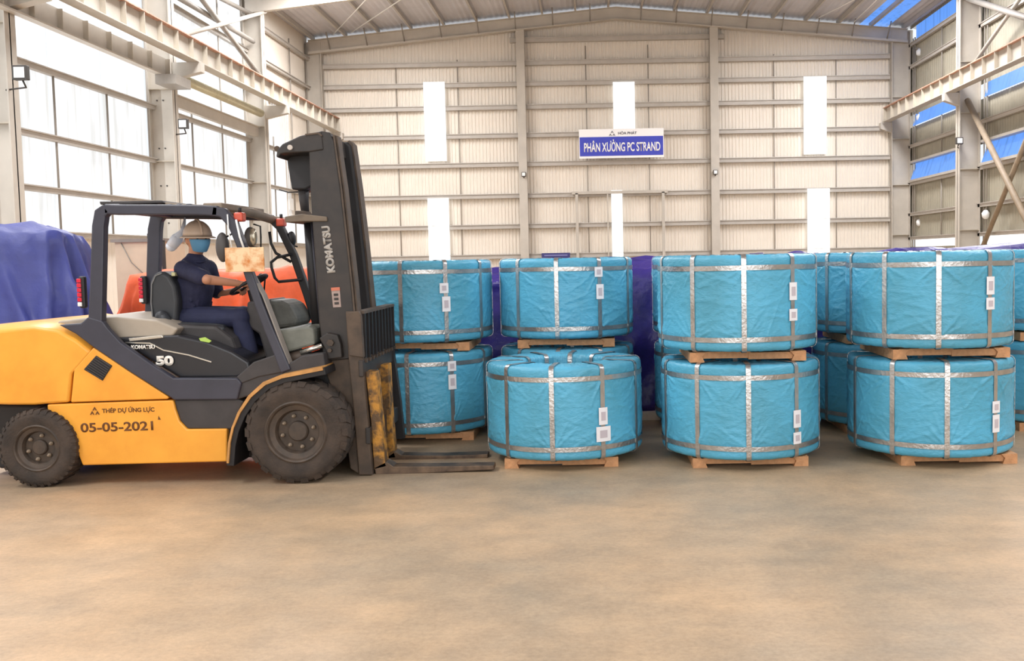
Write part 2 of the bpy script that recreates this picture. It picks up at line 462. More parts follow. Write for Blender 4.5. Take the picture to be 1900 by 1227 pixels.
# right wall: opaque, with blue translucent bands
Rg = [3.6, 5.0, 6.7, 10.3, 11.3, 2.5]
girts = [(z, -14, 44, .13) for z in Rg]
rods = []
for i in range(len(YC) - 1):
    a, b = YC[i + 1] + .38, YC[i]
    rods += [((a + b) / 2, 2.4, 4.9), ((a + b) / 2, 5.9, 7.6), ((a + b) / 2, 8.1, 11.4), (b - .2, 0, 11.5), (b - .45, 0, 11.5)]
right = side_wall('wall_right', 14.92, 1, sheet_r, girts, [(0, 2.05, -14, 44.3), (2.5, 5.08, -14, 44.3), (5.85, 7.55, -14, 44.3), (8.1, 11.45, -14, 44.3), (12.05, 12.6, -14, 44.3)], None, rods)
for i in range(len(YC) - 1):
    a, b = YC[i + 1] + .42, YC[i] - .3
    wn = empty('window_%d' % wi, (14.9, (a + b) / 2, 2), None, None, kind='structure'); wi += 1
    for (z0, z1, m_, tilt) in ((2.05, 2.5, glow, 0), (5.1, 5.85, glow_blue, .25), (7.55, 8.1, glow_blue, .15), (11.45, 12.05, glow_blue, 0)):
        for k in range(4):
            ya = a + (b - a) * k / 4 + .012; yb = a + (b - a) * (k + 1) / 4 - .012
            MB().add([(14.9 - tilt, ya, z0), (14.9 - tilt, yb, z0), (14.9, yb, z1), (14.9, ya, z1), (14.93 - tilt, ya, z0), (14.93 - tilt, yb, z0), (14.93, yb, z1), (14.93, ya, z1)],
                     [(0, 1, 2, 3), (7, 6, 5, 4), (0, 4, 5, 1), (3, 2, 6, 7), (0, 3, 7, 4), (1, 5, 6, 2)]).build('pane', m_, wn)
    MB().box(14.6, 14.9, a, b, 5.0, 5.1).box(14.62, 14.92, a, b, 5.85, 5.95).build('window_sill', girt_m, wn)

# ------------------------------------------------------------------ crane runway beams
def runway(X, label):
    t = empty('crane_beam', (X, 16, 7.78), label, 'crane beam')
    MB().box(X - .18, X + .18, -13, YG - .05, 7.78, 7.81).build('bottom_flange', cream, t)
    MB().box(X - .16, X + .16, -13, YG - .05, 8.4, 8.43).build('top_flange', rust, t)
    MB().box(X - .012, X + .012, -13, YG - .05, 7.81, 8.4).build('web', cream, t)
    MB().box(X - .035, X + .035, -13, YG - .05, 8.43, 8.5).build('rail', rust, t)
    st = None
    Y = 5.0
    while Y < YG:
        if st is None: st = MB().box(X - .15, X + .15, Y - .01, Y + .01, 7.81, 8.4).build('stiffener_plate', cream_d, t); y0 = Y
        else: mcopy(st, t, (0, Y - y0, 0))
        Y += .99
    return t
runway(-11.57, 'cream crane runway beam with rusty rail along the left wall')
runway(13.62, 'cream crane runway beam along the right wall above blue windows')
for Y in YC[:5]:
    for X0, X1 in ((-12.2, -11.35), (13.4, 13.95)):
        tagit(MB().prism([(X0, 7.78), (X1, 7.78), (X1, 7.5 if X1 < 0 else 7.3), (X0, 7.3 if X1 < 0 else 7.5)], Y + .05, Y + .33).build('crane_bracket', cream), kind='structure')
# girder panel on the outer side of the runway, nearest bay on the left
t = empty('side_girder', (-12.1, 20, 7.2), 'deep cream girder under the left crane beam in the nearest bay', 'girder')
MB().box(-12.17, -12.14, 8, 27.6, 7.25, 7.78).build('web', cream, t)
MB().box(-12.18, -11.98, 8, 27.6, 7.22, 7.26).build('bottom_flange', cream, t)
for k in range(18): MB().box(-12.14, -12.02, 8.8 + k * 1.1, 8.83 + k * 1.1, 7.26, 7.76).build('stiffener_plate', cream_d, t)
MB().box(-12.18, -11.6, 26.9, 27.9, 6.95, 7.22).build('end_bracket', grey_steel, t)
tagit(MB().box(-12.6, -12.45, 28.4, 35.9, 6.62, 6.98).box(-12.62, -12.4, 28.4, 35.9, 6.96, 7.0).build('tie_beam', cream), 'plain cream tie beam below the duct in the second bay of left wall', 'beam')
tagit(MB().tube([(-12.25, 28.4, 7.45), (-12.25, 35.6, 7.45)], .15, 14).build('duct_pipe', mat('duct', sr(200, 192, 160), .5, var=.2)), 'yellowish round duct running under the left crane beam', 'pipe')
# diagonal bracing
def brace(p, q, X, r, lab, m_=None):
    A = PX(*p, X); B = PX(*q, X); d = (B - A).normalized()
    top = 11.7 if max(A.z, B.z) > 9.5 else 7.4; low = 8.5 if top > 9 else .05
    def run(o_, d_):          # carry the brace on to the column, beam or floor that holds it
        ts = [((28.2 if d_.y < 0 else 35.85) - o_.y) / d_.y, ((top if d_.z > 0 else low) - o_.z) / d_.z]
        return o_ + d_ * max(0, min(ts))
    A, B = run(A, -d), run(B, d)
    tagit(MB().tube([A, B], r, 8).build('diagonal_brace', m_ or grey_steel, org=A), lab, 'brace')
brace((372, -5), (487, 148), -12.3, .09, 'long steep steel brace falling to the left crane beam')
brace((335, -2), (468, 76), -12.5, .09, 'grey steel brace falling right in the upper left window bay')
brace((338, 66), (492, 22), -12.1, .07, 'pale cross brace rising right across the upper left window bay', cream)
brace((405, -5), (470, 28), -12.5, .08, 'short grey brace at the top edge of the upper left window bay')
brace((1795, 186), (1908, 415), 14.3, .11, 'long brown brace falling right below the right crane beam', mat('brown_steel', sr(150, 132, 110), .6, var=.2))
brace((1826, 452), (1908, 250), 14.5, .09, 'thin brown brace rising right below the right crane beam', MATS['brown_steel'])
brace((1806, 120), (1892, -2), 14.4, .07, 'pale brace rising right above the right crane beam', cream)
brace((1795, -3), (1908, 34), 14.2, .11, 'thick grey brace at the top right corner falling right')
# floodlights
def flood(p, Y, lab, s=.2, m_=dark_fit):
    c = P(*p, Y)
    t = empty('floodlight', (c.x, Y, c.z), lab, 'floodlight', 'small floodlights on the columns')
    MB().box(c.x - s / 2, c.x + s / 2, Y - .16, Y - .03, c.z - s / 2, c.z + s / 2).build('housing', m_, t, bevel=.015)
    MB().box(c.x - s * .36, c.x + s * .36, Y - .17, Y - .155, c.z - s * .36, c.z + s * .36).build('lens', white_fit, t)
    MB().tube([(c.x, Y - .04, c.z - s * .5), (c.x, Y + .06, c.z - s * .9)] + ([(-12.3 if c.x < 0 else 14.05, Y + .3, c.z - s * .9)] if abs(c.x) > 11 else []), .02, 6).build('bracket', m_, t)
flood((972, 324), YG - .04, 'small square floodlight on the left gable post')
flood((1327, 320), YG - .04, 'small square floodlight on the right gable post')
flood((44, 137), 19.9, 'dark floodlight on the nearest left column', .3)
flood((343, 231), 27.9, 'dark floodlight on the left column behind the forklift guard', .28)
flood((1778, 262), 35.8, 'dark floodlight on the right column above the blue panes', .26)
for p, Y, l in (((1706, 97), 43, 'white lamp high in the right rear corner below the eave'), ((1706, 413), 43, 'white lamp low in the right rear corner'), ((1829, 398), 35.4, 'white lamp on right wall behind the crossed braces'), ((1706, 218), 43, 'white lamp under the right crane beam by the blue pane')):
    c = P(*p, Y)
    tt = empty('wall_lamp', (c.x, Y, c.z), l, 'lamp', 'white lamps on the right wall')
    MB().lathe([(.05, -.17), (.13, -.1), (.15, .05), (.06, .16)], (c.x, Y, c.z), 'Z', 14).build('globe', white_fit, tt)
    MB().tube([(c.x, Y, c.z + .1), (c.x + .25, Y + .05, c.z + .2), (14.75, Y + .1, c.z + .2)], .025, 6).build('arm', grey_steel, tt)
c = P(1769, 354, 37.5)
MB()
tt = tagit(MB().box(14.82, 14.87, 36.9, 37.8, 4.1, 4.75).build('notice_board', white_fit, org=(14.72, 37.3, 4.1)), 'small white notice on the right wall beside the column', 'notice')
MB().box(14.81, 14.82, 37.0, 37.7, 4.3, 4.6).build('print_block', mat('dull_print', sr(205, 195, 190), .6), tt)
c = P(541, 382, 42)
tt = tagit(MB().box(-12.94, -12.9, 40.7, 41.2, c.z - .25, c.z + .25).build('notice_board', white_fit, org=(-12.95, 40.9, c.z)), 'small white notice seen left of the forklift mast', 'notice')

# ------------------------------------------------------------------ signs on the gable
a = P(1074, 241, YG - .15); b = P(1232, 292, YG - .15)
Ys = YG - .15; zb = P(1150, 293, Ys).z; zt_ = P(1150, 239, Ys).z
sg = empty('banner_sign', ((a.x + b.x) / 2, Ys, zb), 'white and blue banner sign reading PHÂN XƯỞNG PC STRAND on gable wall', 'sign')
white_s = mat('sign_white', sr(250, 248, 246), .5); blue_s = mat('sign_blue', sr(62, 72, 190), .5, var=.12, vscale=3)
MB().box(a.x, b.x, Ys, Ys + .05, zb, zt_).build('board', white_s, sg)
hb = zt_ - (zt_ - zb) * .27
for xx in (a.x + .5, b.x - .5): MB().box(xx - .03, xx + .03, Ys + .04, YG + .28, zb + .3, zb + .36).build('bracket', grey_steel, sg)
MB().box(a.x + .03, b.x - .03, Ys - .012, Ys + .01, zb + .1, hb).build('blue_field', blue_s, sg)
text('PHÂN XƯỞNG PC STRAND', 'lettering', white_s, sg, (a.x + b.x) / 2 + .03, Ys - .02, (zb + hb) / 2 + .08, .5, width=(b.x - a.x) * .9, height=.56, bold=.022)
ink = mat('sign_ink', sr(90, 88, 100), .6)
text('HÒA PHÁT', 'small_lettering', ink, sg, (a.x + b.x) / 2 + .28, Ys - .01, hb + .17, .2, width=.85, height=.15)
def logo(cx, cz, s, y, m_, parent):
    g = MB()
    for dx, dz_ in ((0, .45), (-.5, -.35), (.5, -.35)):
        X, Z = cx + dx * s, cz + dz_ * s
        g.prism([(X - .42 * s, Z - .28 * s), (X, Z + .42 * s), (X + .42 * s, Z - .28 * s), (X + .2 * s, Z - .28 * s), (X, Z + .08 * s), (X - .2 * s, Z - .28 * s)], y, y + .004)
    return g.build('emblem', m_, parent)
logo((a.x + b.x) / 2 - .42, hb + .14, .16, Ys - .01, ink, sg)
c0 = P(1005, 470, YG - .05); c1 = P(1058, 486, YG - .05)
nb = tagit(MB().box(c0.x, c1.x, YG - .06, YG - .02, c1.z - .4, c0.z).box(c0.x + .2, c0.x + .26, YG - .03, YG + .5, c0.z - .1, c0.z - .04).box(c1.x - .26, c1.x - .2, YG - .03, YG + .5, c0.z - .1, c0.z - .04).build('notice_board', mat('navy_board', sr(52, 50, 110), .5), org=(c0.x, YG, c1.z)), 'dark navy board low on gable wall just above the coils', 'notice')
MB().box(c0.x + .12, c1.x - .12, YG - .07, YG - .06, c0.z - .14, c0.z - .08).build('print_block', mat('dull_print2', sr(120, 120, 170), .6), nb)
# ================================================================== wrapped strand coils
wrap_m = bpy.data.materials.new('turquoise_wrap'); wrap_m.use_nodes = True
def _wrap():
    nt = wrap_m.node_tree; n = nt.nodes; L = nt.links; b = n['Principled BSDF']
    tc = n.new('ShaderNodeTexCoord')
    ns = n.new('ShaderNodeTexNoise'); ns.inputs['Scale'].default_value = 2.2; ns.inputs['Detail'].default_value = 6
    L.new(tc.outputs['Object'], ns.inputs['Vector'])
    cr = n.new('ShaderNodeValToRGB'); cr.color_ramp.elements[0].position = .35; cr.color_ramp.elements[1].position = .65
    cr.color_ramp.elements[0].color = (*sr(80, 156, 182), 1); cr.color_ramp.elements[1].color = (*sr(88, 174, 208), 1)
    L.new(ns.outputs['Fac'], cr.inputs['Fac']); L.new(cr.outputs['Color'], b.inputs['Base Color'])
    b.inputs['Roughness'].default_value = .42; b.inputs['Specular IOR Level'].default_value = .5
    # woven micro relief and fine crinkles
    n2 = n.new('ShaderNodeTexNoise'); n2.inputs['Scale'].default_value = 14; n2.inputs['Detail'].default_value = 7; n2.inputs['Distortion'].default_value = 1.2
    mp = n.new('ShaderNodeMapping'); mp.inputs['Scale'].default_value = (1, 1, 2.2)
    L.new(tc.outputs['Object'], mp.inputs['Vector']); L.new(mp.outputs['Vector'], n2.inputs['Vector'])
    bp = n.new('ShaderNodeBump'); bp.inputs['Strength'].default_value = .45; bp.inputs['Distance'].default_value = .014
    L.new(n2.outputs['Fac'], bp.inputs['Height']); L.new(bp.outputs['Normal'], b.inputs['Normal'])
_wrap()
strap_m = mat('steel_strap', sr(196, 194, 192), .28, .85, var=.25, vscale=9, bump=.25, bscale=40)
tag_m = mat('paper_tag', sr(238, 236, 238), .6)
tag_ink = mat('tag_ink', sr(196, 186, 192), .7)
wood_m = mat('pallet_wood', sr(214, 158, 112), .75, var=.25, vscale=14, bump=.4, bscale=40)

R, RI, H = .71, .37, .812
def coil_profile(off=0.0):
    """closed (r, z) profile of the wrapped ring, off = outward offset"""
    p = []
    rc = .04
    def arc(cx, cz, a0, a1, n=5):
        for i in range(n + 1):
            a = math.radians(a0 + (a1 - a0) * i / n); p.append((cx + (rc + off) * math.cos(a), cz + (rc + off) * math.sin(a)))
    arc(R - rc, H - rc, 0, 90); arc(RI + rc, H - rc, 90, 180); arc(RI + rc, rc, 180, 270); arc(R - rc, rc, 270, 360)
    return p
def wrap_mesh(seed):
    rng = random.Random(seed); nr = np.random.RandomState(seed)
    NT = 500
    base = coil_profile()
    # resample: outer wall gets many rows
    prof = []
    o0 = base[-1]; o1 = base[0]
    NW = 58
    for i in range(NW): prof.append((R, o0[1] + (o1[1] - o0[1]) * i / NW))
    prof += base[:6]
    for i in range(1, 8): prof.append((R - .04 + (RI - R + .08) * i / 8, H))
    prof += base[6:12]
    for i in range(1, 5): prof.append((RI, H - .04 - (H - .08) * i / 5))
    prof += base[12:]
    prof = np.array(prof[:-1]); M = len(prof)
    th = np.linspace(0, 2 * np.pi, NT, endpoint=False)
    r = np.repeat(prof[:, 0][:, None], NT, 1); z = np.repeat(prof[:, 1][:, None], NT, 1)
    T = np.repeat(th[None, :], M, 0)
    u = T * R
    disp = np.zeros_like(r)
    per = 2 * np.pi * R
    def crease(cu, cz, ang, ln, wd, amp):
        du = (u - cu + per / 2) % per - per / 2; dz = z - cz
        a = du * math.cos(ang) + dz * math.sin(ang); b = -du * math.sin(ang) + dz * math.cos(ang)
        b = b + .12 * a * a * math.copysign(1, math.sin(cu * 13))
        return amp * np.exp(-(b / wd) ** 2) * np.exp(-(a / ln) ** 4)
    for k in range(10):                                   # fans at the strap crossings
        cu = k * per / 10
        for cz, sg in ((.1, 1), (.705, -1)):
            for s in (-1, 1):
                for j in range(5):
                    ang = math.radians(rng.uniform(18, 78)) * sg * s
                    ln = rng.uniform(.05, .14)
                    disp += crease(cu + s * math.cos(ang) * (ln + .02), cz + sg * abs(math.sin(ang)) * (ln + .01), ang, ln, rng.uniform(.006, .012), rng.uniform(.003, .007))
        for j in range(16):                               # pulls running off the vertical strap
            s = rng.choice((-1, 1)); ang = math.radians(rng.gauss(0, 22)); ln = rng.uniform(.05, .17)
            disp += crease(cu + s * (ln + .03), rng.uniform(.12, .705), ang, ln, rng.uniform(.006, .013), rng.uniform(.002, .0055))
    for j in range(70):
        disp += crease(rng.uniform(0, per), rng.uniform(.05, .8), math.radians(rng.gauss(0, 25)), rng.uniform(.05, .2), rng.uniform(.008, .02), rng.uniform(-.003, .004))
    # gentle bulge between the two hoops, nipped in at hoops and straps
    zz = z
    disp += .003 * np.sin(np.clip((zz - .1) / .62, 0, 1) * np.pi)
    disp -= .006 * np.exp(-((zz - .1) / .03) ** 2) + .006 * np.exp(-((zz - .705) / .03) ** 2)
    outer = np.clip((r - (R - .08)) / .06, 0, 1)
    # top crinkles radiating
    top = (1 - outer)
    nz = nr.randn(M, NT)
    for _ in range(2):
        nz = (nz + np.roll(nz, 1, 1) + np.roll(nz, -1, 1) + np.roll(nz, 1, 0)) / 3.2
    disp = disp * outer + nz * .0045 * top + nz * .0016 * outer
    # move along the profile normal
    dp = np.roll(prof, -1, 0) - np.roll(prof, 1, 0); nn = np.stack([dp[:, 1], -dp[:, 0]], 1); nn /= np.linalg.norm(nn, axis=1)[:, None]
    r = r + disp * nn[:, 0][:, None]; z = z + disp * nn[:, 1][:, None]
    X = r * np.sin(T); Y = -r * np.cos(T)
    v = np.stack([X, Y, z], 2).reshape(-1, 3)
    idx = np.arange(M * NT).reshape(M, NT)
    f = np.stack([idx, np.roll(idx, -1, 1), np.roll(np.roll(idx, -1, 1), -1, 0), np.roll(idx, -1, 0)], 2).reshape(-1, 4)
    me = bpy.data.meshes.new('wrap'); me.from_pydata(v.tolist(), [], f.tolist())
    me.polygons.foreach_set('use_smooth', [True] * len(f)); me.materials.append(wrap_m); me.update()
    return me
WR = [wrap_mesh(3), wrap_mesh(8)]
def hoop_mesh(z):
    rng = random.Random(int(z * 100)); v = []; f = []; N = 160; w_ = .021
    for i in range(N):
        a = 2 * math.pi * i / N; rr = R + .004 + rng.uniform(-.0008, .0008); dz = .002 * math.sin(3 * a)
        for q, (dr, h) in enumerate(((0, -w_), (.0025, -w_), (.0025, w_), (0, w_))): v.append(((rr + dr) * math.sin(a), -(rr + dr) * math.cos(a), z + h + dz))
    for i in range(N):
        j = (i + 1) % N
        for q in range(4): f.append((4 * i + q, 4 * j + q, 4 * j + (q + 1) % 4, 4 * i + (q + 1) % 4))
    me = bpy.data.meshes.new('hoop'); me.from_pydata(v, [], f); me.polygons.foreach_set('use_smooth', [True] * len(f)); me.materials.append(strap_m)
    me.set_sharp_from_angle(angle=math.radians(40)); return me
def strap_mesh():
    prof = coil_profile(.007); v = []; f = []; hw = .021; n_ = len(prof)
    # subdivide the outer wall for slight unevenness
    for off in (0, .003):
        pr = coil_profile(.007 + off)
        for (r, z) in pr: v += [(-hw, -r, z), (hw, -r, z)]
    for i in range(n_):
        j = (i + 1) % n_; k = 2 * n_
        f += [(k + 2 * i, k + 2 * i + 1, k + 2 * j + 1, k + 2 * j), (2 * i, 2 * j, 2 * j + 1, 2 * i + 1), (2 * i, k + 2 * i, k + 2 * j, 2 * j), (2 * i + 1, 2 * j + 1, k + 2 * j + 1, k + 2 * i + 1)]
    me = bpy.data.meshes.new('strap'); me.from_pydata(v, [], f); me.polygons.foreach_set('use_smooth', [True] * len(f)); me.materials.append(strap_m)
    me.set_sharp_from_angle(angle=math.radians(40)); return me
HO = [hoop_mesh(.1), hoop_mesh(.705)]; ST = strap_mesh()
def child(name, me, parent, rz=0, loc=(0, 0, 0)):
    o = bpy.data.objects.new(name, me); COL.objects.link(o); o.parent = parent; o.rotation_euler = (0, 0, rz); o.location = loc; return o
def tag_mesh(w_, h_):
    g = MB(); n_ = 4; v = []
    for i in range(n_ + 1):
        x_ = -w_ / 2 + w_ * i / n_; b = -.003 * math.sin(math.pi * i / n_)
        v += [(x_, b, -h_ / 2), (x_, b, h_ / 2), (x_, b + .002, -h_ / 2), (x_, b + .002, h_ / 2)]
    f = []
    for i in range(n_): a = 4 * i; f += [(a, a + 4, a + 5, a + 1), (a + 2, a + 3, a + 7, a + 6), (a, a + 2, a + 6, a + 4), (a + 1, a + 5, a + 7, a + 3)]
    f += [(0, 1, 3, 2), (4 * n_, 4 * n_ + 2, 4 * n_ + 3, 4 * n_ + 1)]
    me = bpy.data.meshes.new('tag'); me.from_pydata(v, [], f); me.materials.append(tag_m); return me
def ink_mesh(w_, h_):
    g = MB(); g.box(-w_ / 2, w_ / 2, -.006, -.004, -h_ / 2, h_ / 2)
    me = bpy.data.meshes.new('ink'); me.from_pydata(g.v, [], g.f); me.materials.append(tag_ink); return me
TG = {k: (tag_mesh(*k), ink_mesh(k[0] * .5, k[1] * .5)) for k in ((.085, .15), (.14, .13), (.09, .1))}
def coil(X, Y, z, delta, tags, label, seed=0):
    """delta: screen angle (deg) of the strap nearest the middle; tags: (strap index, height, size)"""
    n_ = math.hypot(X, Y); a0 = -math.asin(X / n_)
    t = bpy.data.objects.new('strand_coil', None); COL.objects.link(t); t.location = (X, Y, z); t.rotation_euler = (0, 0, a0 + math.radians(delta))
    tagit(t, label, 'coil', 'turquoise wrapped strand coils in stacks')
    child('wrapping', WR[seed % 2], t, math.radians(36 * (seed * 3 % 10)))
    child('hoop_strap', HO[0], t, seed); child('hoop_strap', HO[1], t, seed * 2)
    for k in range(10): child('strap', ST, t, math.radians(36 * k), (0, 0, 0))
    for (k, zz, sz, da) in tags:
        a = math.radians(36 * k + da); tg = child('label_tag', TG[sz][0], t, a, ((R + .016) * math.sin(a), -(R + .016) * math.cos(a), zz))
        child('print_block', TG[sz][1], tg)
    return t

def pallet_parts():
    """runners run away from the camera, boards across them"""
    run = MB(); w_ = .06
    run.prism([(-.07, 0), (.055, 0), (.035, .05), (.07, .085), (-.07, .085)], -.5, .5)
    me = bpy.data.meshes.new('runner'); me.from_pydata(run.v, [], run.f); me.materials.append(wood_m)
    bd = MB().box(-.235, .235, -.06, .06, .03, .088)
    m2 = bpy.data.meshes.new('board'); m2.from_pydata(bd.v, [], bd.f); m2.materials.append(wood_m)
    return me, m2
RUN, BRD = pallet_parts()
def pallet(X, Y, z, rz, label):
    t = bpy.data.objects.new('wooden_pallet', None); COL.objects.link(t); t.location = (X, Y, z); t.rotation_euler = (0, 0, rz)
    tagit(t, label, 'pallet', 'short wooden pallets under the coils')
    a = child('runner', RUN, t, 0, (-.43, 0, 0)); b = child('runner', RUN, t, math.pi, (.43, 0, 0))
    for yy in (-.42, 0, .42):
        child('board', BRD, t, 0, (-.21, yy, 0)); child('board', BRD, t, .02, (.24, yy, -.012 if yy < 0 else 0))
    return t
PH = .098
big, wide, sml = (.085, .15), (.14, .13), (.09, .1)
coil(-.276, 8.70, PH, -9, [(1, .375, big, 0), (1, .22, wide, 0)], 'single turquoise wrapped coil standing at the fork tips', 0)
pallet(-.30, 8.70 , 0, .0, 'wooden pallet under the single coil at the fork tips')
coil(1.33, 8.58, PH, 6, [(1, .335, big, 0), (1, .17, sml, 0)], 'turquoise coil on the floor, bottom of the stack right of the single coil', 1)
pallet(1.345, 8.58, 0, 0.0, 'floor pallet under the stack right of the single coil')
coil(1.31, 8.58, PH * 2 + H + .016, 5, [(1, .5, big, 0), (1, .3, sml, 0)], 'turquoise coil on top of the stack right of the single coil', 2)
pallet(1.33, 8.58, PH + H + .01, 0.0, 'upper pallet between the two coils right of the single coil')
coil(3.04, 8.52, PH, 12, [(1, .42, sml, 0), (1, .28, big, 0)], 'turquoise coil on the floor, bottom of the rightmost front stack', 3)
pallet(3.13, 8.52, 0, 0.0, 'floor pallet under the rightmost front stack')
coil(3.03, 8.52, PH * 2 + H + .016, 7, [(1, .52, big, 0), (1, .37, sml, 0)], 'turquoise coil on top of the rightmost front stack', 4)
pallet(3.06, 8.52, PH + H + .01, 0.0, 'upper pallet between the two coils of the rightmost front stack')
coil(-1.80, 10.05, PH, -15, [(1, .68, sml, 0), (1, .52, big, 0)], 'turquoise coil on the floor, seen just beyond the raised forks', 5)
pallet(-1.74, 10.05, 0, 0, 'floor pallet under the stack next to the forks')
coil(-1.79, 10.05, PH * 2 + H + .016, -19, [(1, .54, sml, -1.5), (1, .38, big, 0)], 'turquoise coil on top of the stack beside the mast, behind the forks', 6)
pallet(-1.76, 10.05, PH + H + .01, 0, 'upper pallet of the stack beside the mast')
coil(-.28, 10.18, PH, -8, [], 'turquoise coil on the floor hidden behind the single coil', 7)
pallet(-.28, 10.18, 0, 0, 'floor pallet of the stack behind the single coil')
coil(-.28, 10.18, PH * 2 + H + .016, -8, [(1, .67, sml, -1), (1, .47, big, 0)], 'turquoise coil raised on the stack behind the single coil', 8)
pallet(-.28, 10.18, PH + H + .01, 0, 'upper pallet of the stack behind the single coil')
for i, (X, Y, w1) in enumerate(((1.38, 10.22, 'behind the stack right of the single coil'), (3.06, 9.99, 'between and behind the two front right stacks'), (4.80, 9.96, 'at the right edge behind the rightmost front stack'))):
    coil(X, Y, PH, 14 + i * 9, [], 'turquoise floor coil ' + w1, 9 + i); pallet(X, Y, 0, 0, 'floor pallet ' + w1)
    coil(X - .01, Y, PH * 2 + H + .016, 20 + i * 5, [], 'turquoise upper coil ' + w1, 12 + i); pallet(X, Y, PH + H + .01, 0, 'upper pallet ' + w1)

# ================================================================== tarpaulin covered piles
def tarp(name, x0, x1, y0, y1, h, seed, m_, label, fold=.05, flare=.12, ripple=.03, rc=.25, slope=(0, 0), nf=26, sag=0.0):
    """cloth over a box shaped pile; slope = extra height at x0 and x1 ends"""
    rng = random.Random(seed); NT = 420; cx, cy = (x0 + x1) / 2, (y0 + y1) / 2; hx, hy = (x1 - x0) / 2, (y1 - y0) / 2
    # folds: sums of random hanging pleats
    pl = [(rng.uniform(0, 1), rng.uniform(.003, .014), rng.uniform(.3, 1), rng.uniform(-.05, .05)) for _ in range(nf * 2)]
    per = []
    def sq(t):
        t = t * 8 % 8; e = 4
        a = 2 * math.pi * (t / 8)
        c, s = math.cos(a), math.sin(a); n_ = 5.5
        q = (abs(c) ** n_ + abs(s) ** n_) ** (-1 / n_)
        return c * q, s * q
    rows = [0, .3, .6, .8, .9, .95, 1.0] + [1 + .06 * i for i in range(1, 18)]
    v = []; f = []
    for ri, s in enumerate(rows):
        for i in range(NT):
            t = i / NT; a, b = sq(t)
            if s <= 1:
                k = s; X = cx + hx * a * k; Y = cy + hy * b * k; e = max(0, (s - .8) / .2)
                zz = h - rc * .35 * e * e
                drop = 0
            else:
                drop = (s - 1) / 1.02
                fl = 1 + flare * drop
                X = cx + hx * a + a * flare * drop; Y = cy + hy * b + b * flare * drop; zz = (h - rc * .35) * (1 - drop)
            d = 0
            for (pt, pw, pa, sk) in pl:
                q = (t - pt - sk * drop + .5) % 1 - .5
                d += pa * math.exp(-(q / pw) ** 2)
            amp = fold * (.12 * (s > .5) + min(1, drop * 2.2))
            L_ = math.hypot(a, b)
            X += a / L_ * d * amp; Y += b / L_ * d * amp
            nz = noise.noise(Vector((X * 2.1, Y * 2.1, zz * 2.1 + seed))) + .5 * noise.noise(Vector((X * 6, Y * 6, zz * 4 + seed)))
            if drop > 0: X += a * ripple * nz; Y += b * ripple * nz
            else: zz += ripple * nz * 1.5
            uu = (X - x0) / (x1 - x0); zf = max(0, zz / h)
            zz += (slope[0] * (1 - uu) + slope[1] * uu) * zf
            zz -= sag * math.sin(max(0, min(1, uu)) * math.pi) * zf
            v.append((X, Y, max(.004, zz)))
    for r in range(len(rows) - 1):
        for i in range(NT):
            j = (i + 1) % NT; f.append((r * NT + i, r * NT + j, (r + 1) * NT + j, (r + 1) * NT + i))
    o = MB().add(v, f, True).build(name, m_, org=(cx, cy, 0))
    s_ = o.modifiers.new('thick', 'SOLIDIFY'); s_.thickness = .004; s_.offset = -1
    return tagit(o, label, 'tarpaulin')
blue_t = mat('blue_tarp', sr(62, 70, 142), .5, var=.2, vscale=3, bump=.35, bscale=12)
purple_t = mat('violet_tarp', sr(66, 52, 142), .34, var=.35, vscale=3, bump=.9, bscale=7)
orange_t = mat('orange_tarp', sr(240, 100, 50), .5, var=.18, vscale=4, bump=.4, bscale=10)
tarp('blue_tarp', -10.2, -6.55, 11.4, 12.4, 2.36, 5, blue_t, 'blue tarpaulin draped over a tall pile behind the forklift', fold=.16, flare=.38, ripple=.06, slope=(.03, -.02), nf=16)
tarp('orange_tarp', -6.55, -3.4, 13.2, 14.1, 1.77, 9, orange_t, 'orange tarpaulin over a low pile behind the driver', fold=.10, flare=.08, ripple=.05)
tarp('violet_tarp', -2.9, 7.2, 11.2, 13.4, 1.66, 12, purple_t, 'dark violet-blue tarpaulin over the long stack behind the coils', fold=.09, flare=.05, slope=(-.02, .22), ripple=.09, nf=60)
tagit(MB().box(.44, .74, 10.5, 10.62, 0, .09).build('timber_block', mat('pale_timber', sr(226, 206, 186), .7, var=.1, vscale=20), org=(.6, 10.56, 0), bevel=.006), 'pale timber block on the floor in the gap before the violet tarpaulin', 'timber')
# cream cabinet behind the orange pile
t = empty('site_cabinet', (-6.95, 14.6, 0), 'cream sheet metal cabinet standing behind the orange tarpaulin', 'cabinet')
cz = 2.26
MB().box(-7.35, -6.62, 14.6, 15.4, 0, cz - .03).build('body', mat('cabinet_cream', sr(226, 208, 180), .6, var=.08), t)
MB().box(-7.4, -6.58, 14.56, 15.44, cz - .05, cz).build('top_edge', grey_steel, t)
MB().box(-6.62, -6.575, 14.56, 14.6, 0, cz - .03).build('corner_post', dark_fit, t)
MB().tube([(-7.25, 14.59, 2.2), (-7.1, 14.58, 1.9), (-6.8, 14.58, 1.6), (-6.65, 14.58, 1.45)], .008, 6).build('cable', grey_steel, t)
c = P(258, 440, 14.2)
tt = empty('junction_box', (c.x, 14.5, c.z), 'small black box with a red light on top of the cream cabinet', 'box')
MB().box(c.x - .07, c.x + .07, 14.6, 14.75, cz, cz + .08).build('housing', dark_fit, tt, bevel=.008)
MB().box(c.x - .045, c.x - .015, 14.59, 14.6, cz + .03, cz + .055).build('lamp', mat('red_small', sr(200, 40, 40), .4), tt)
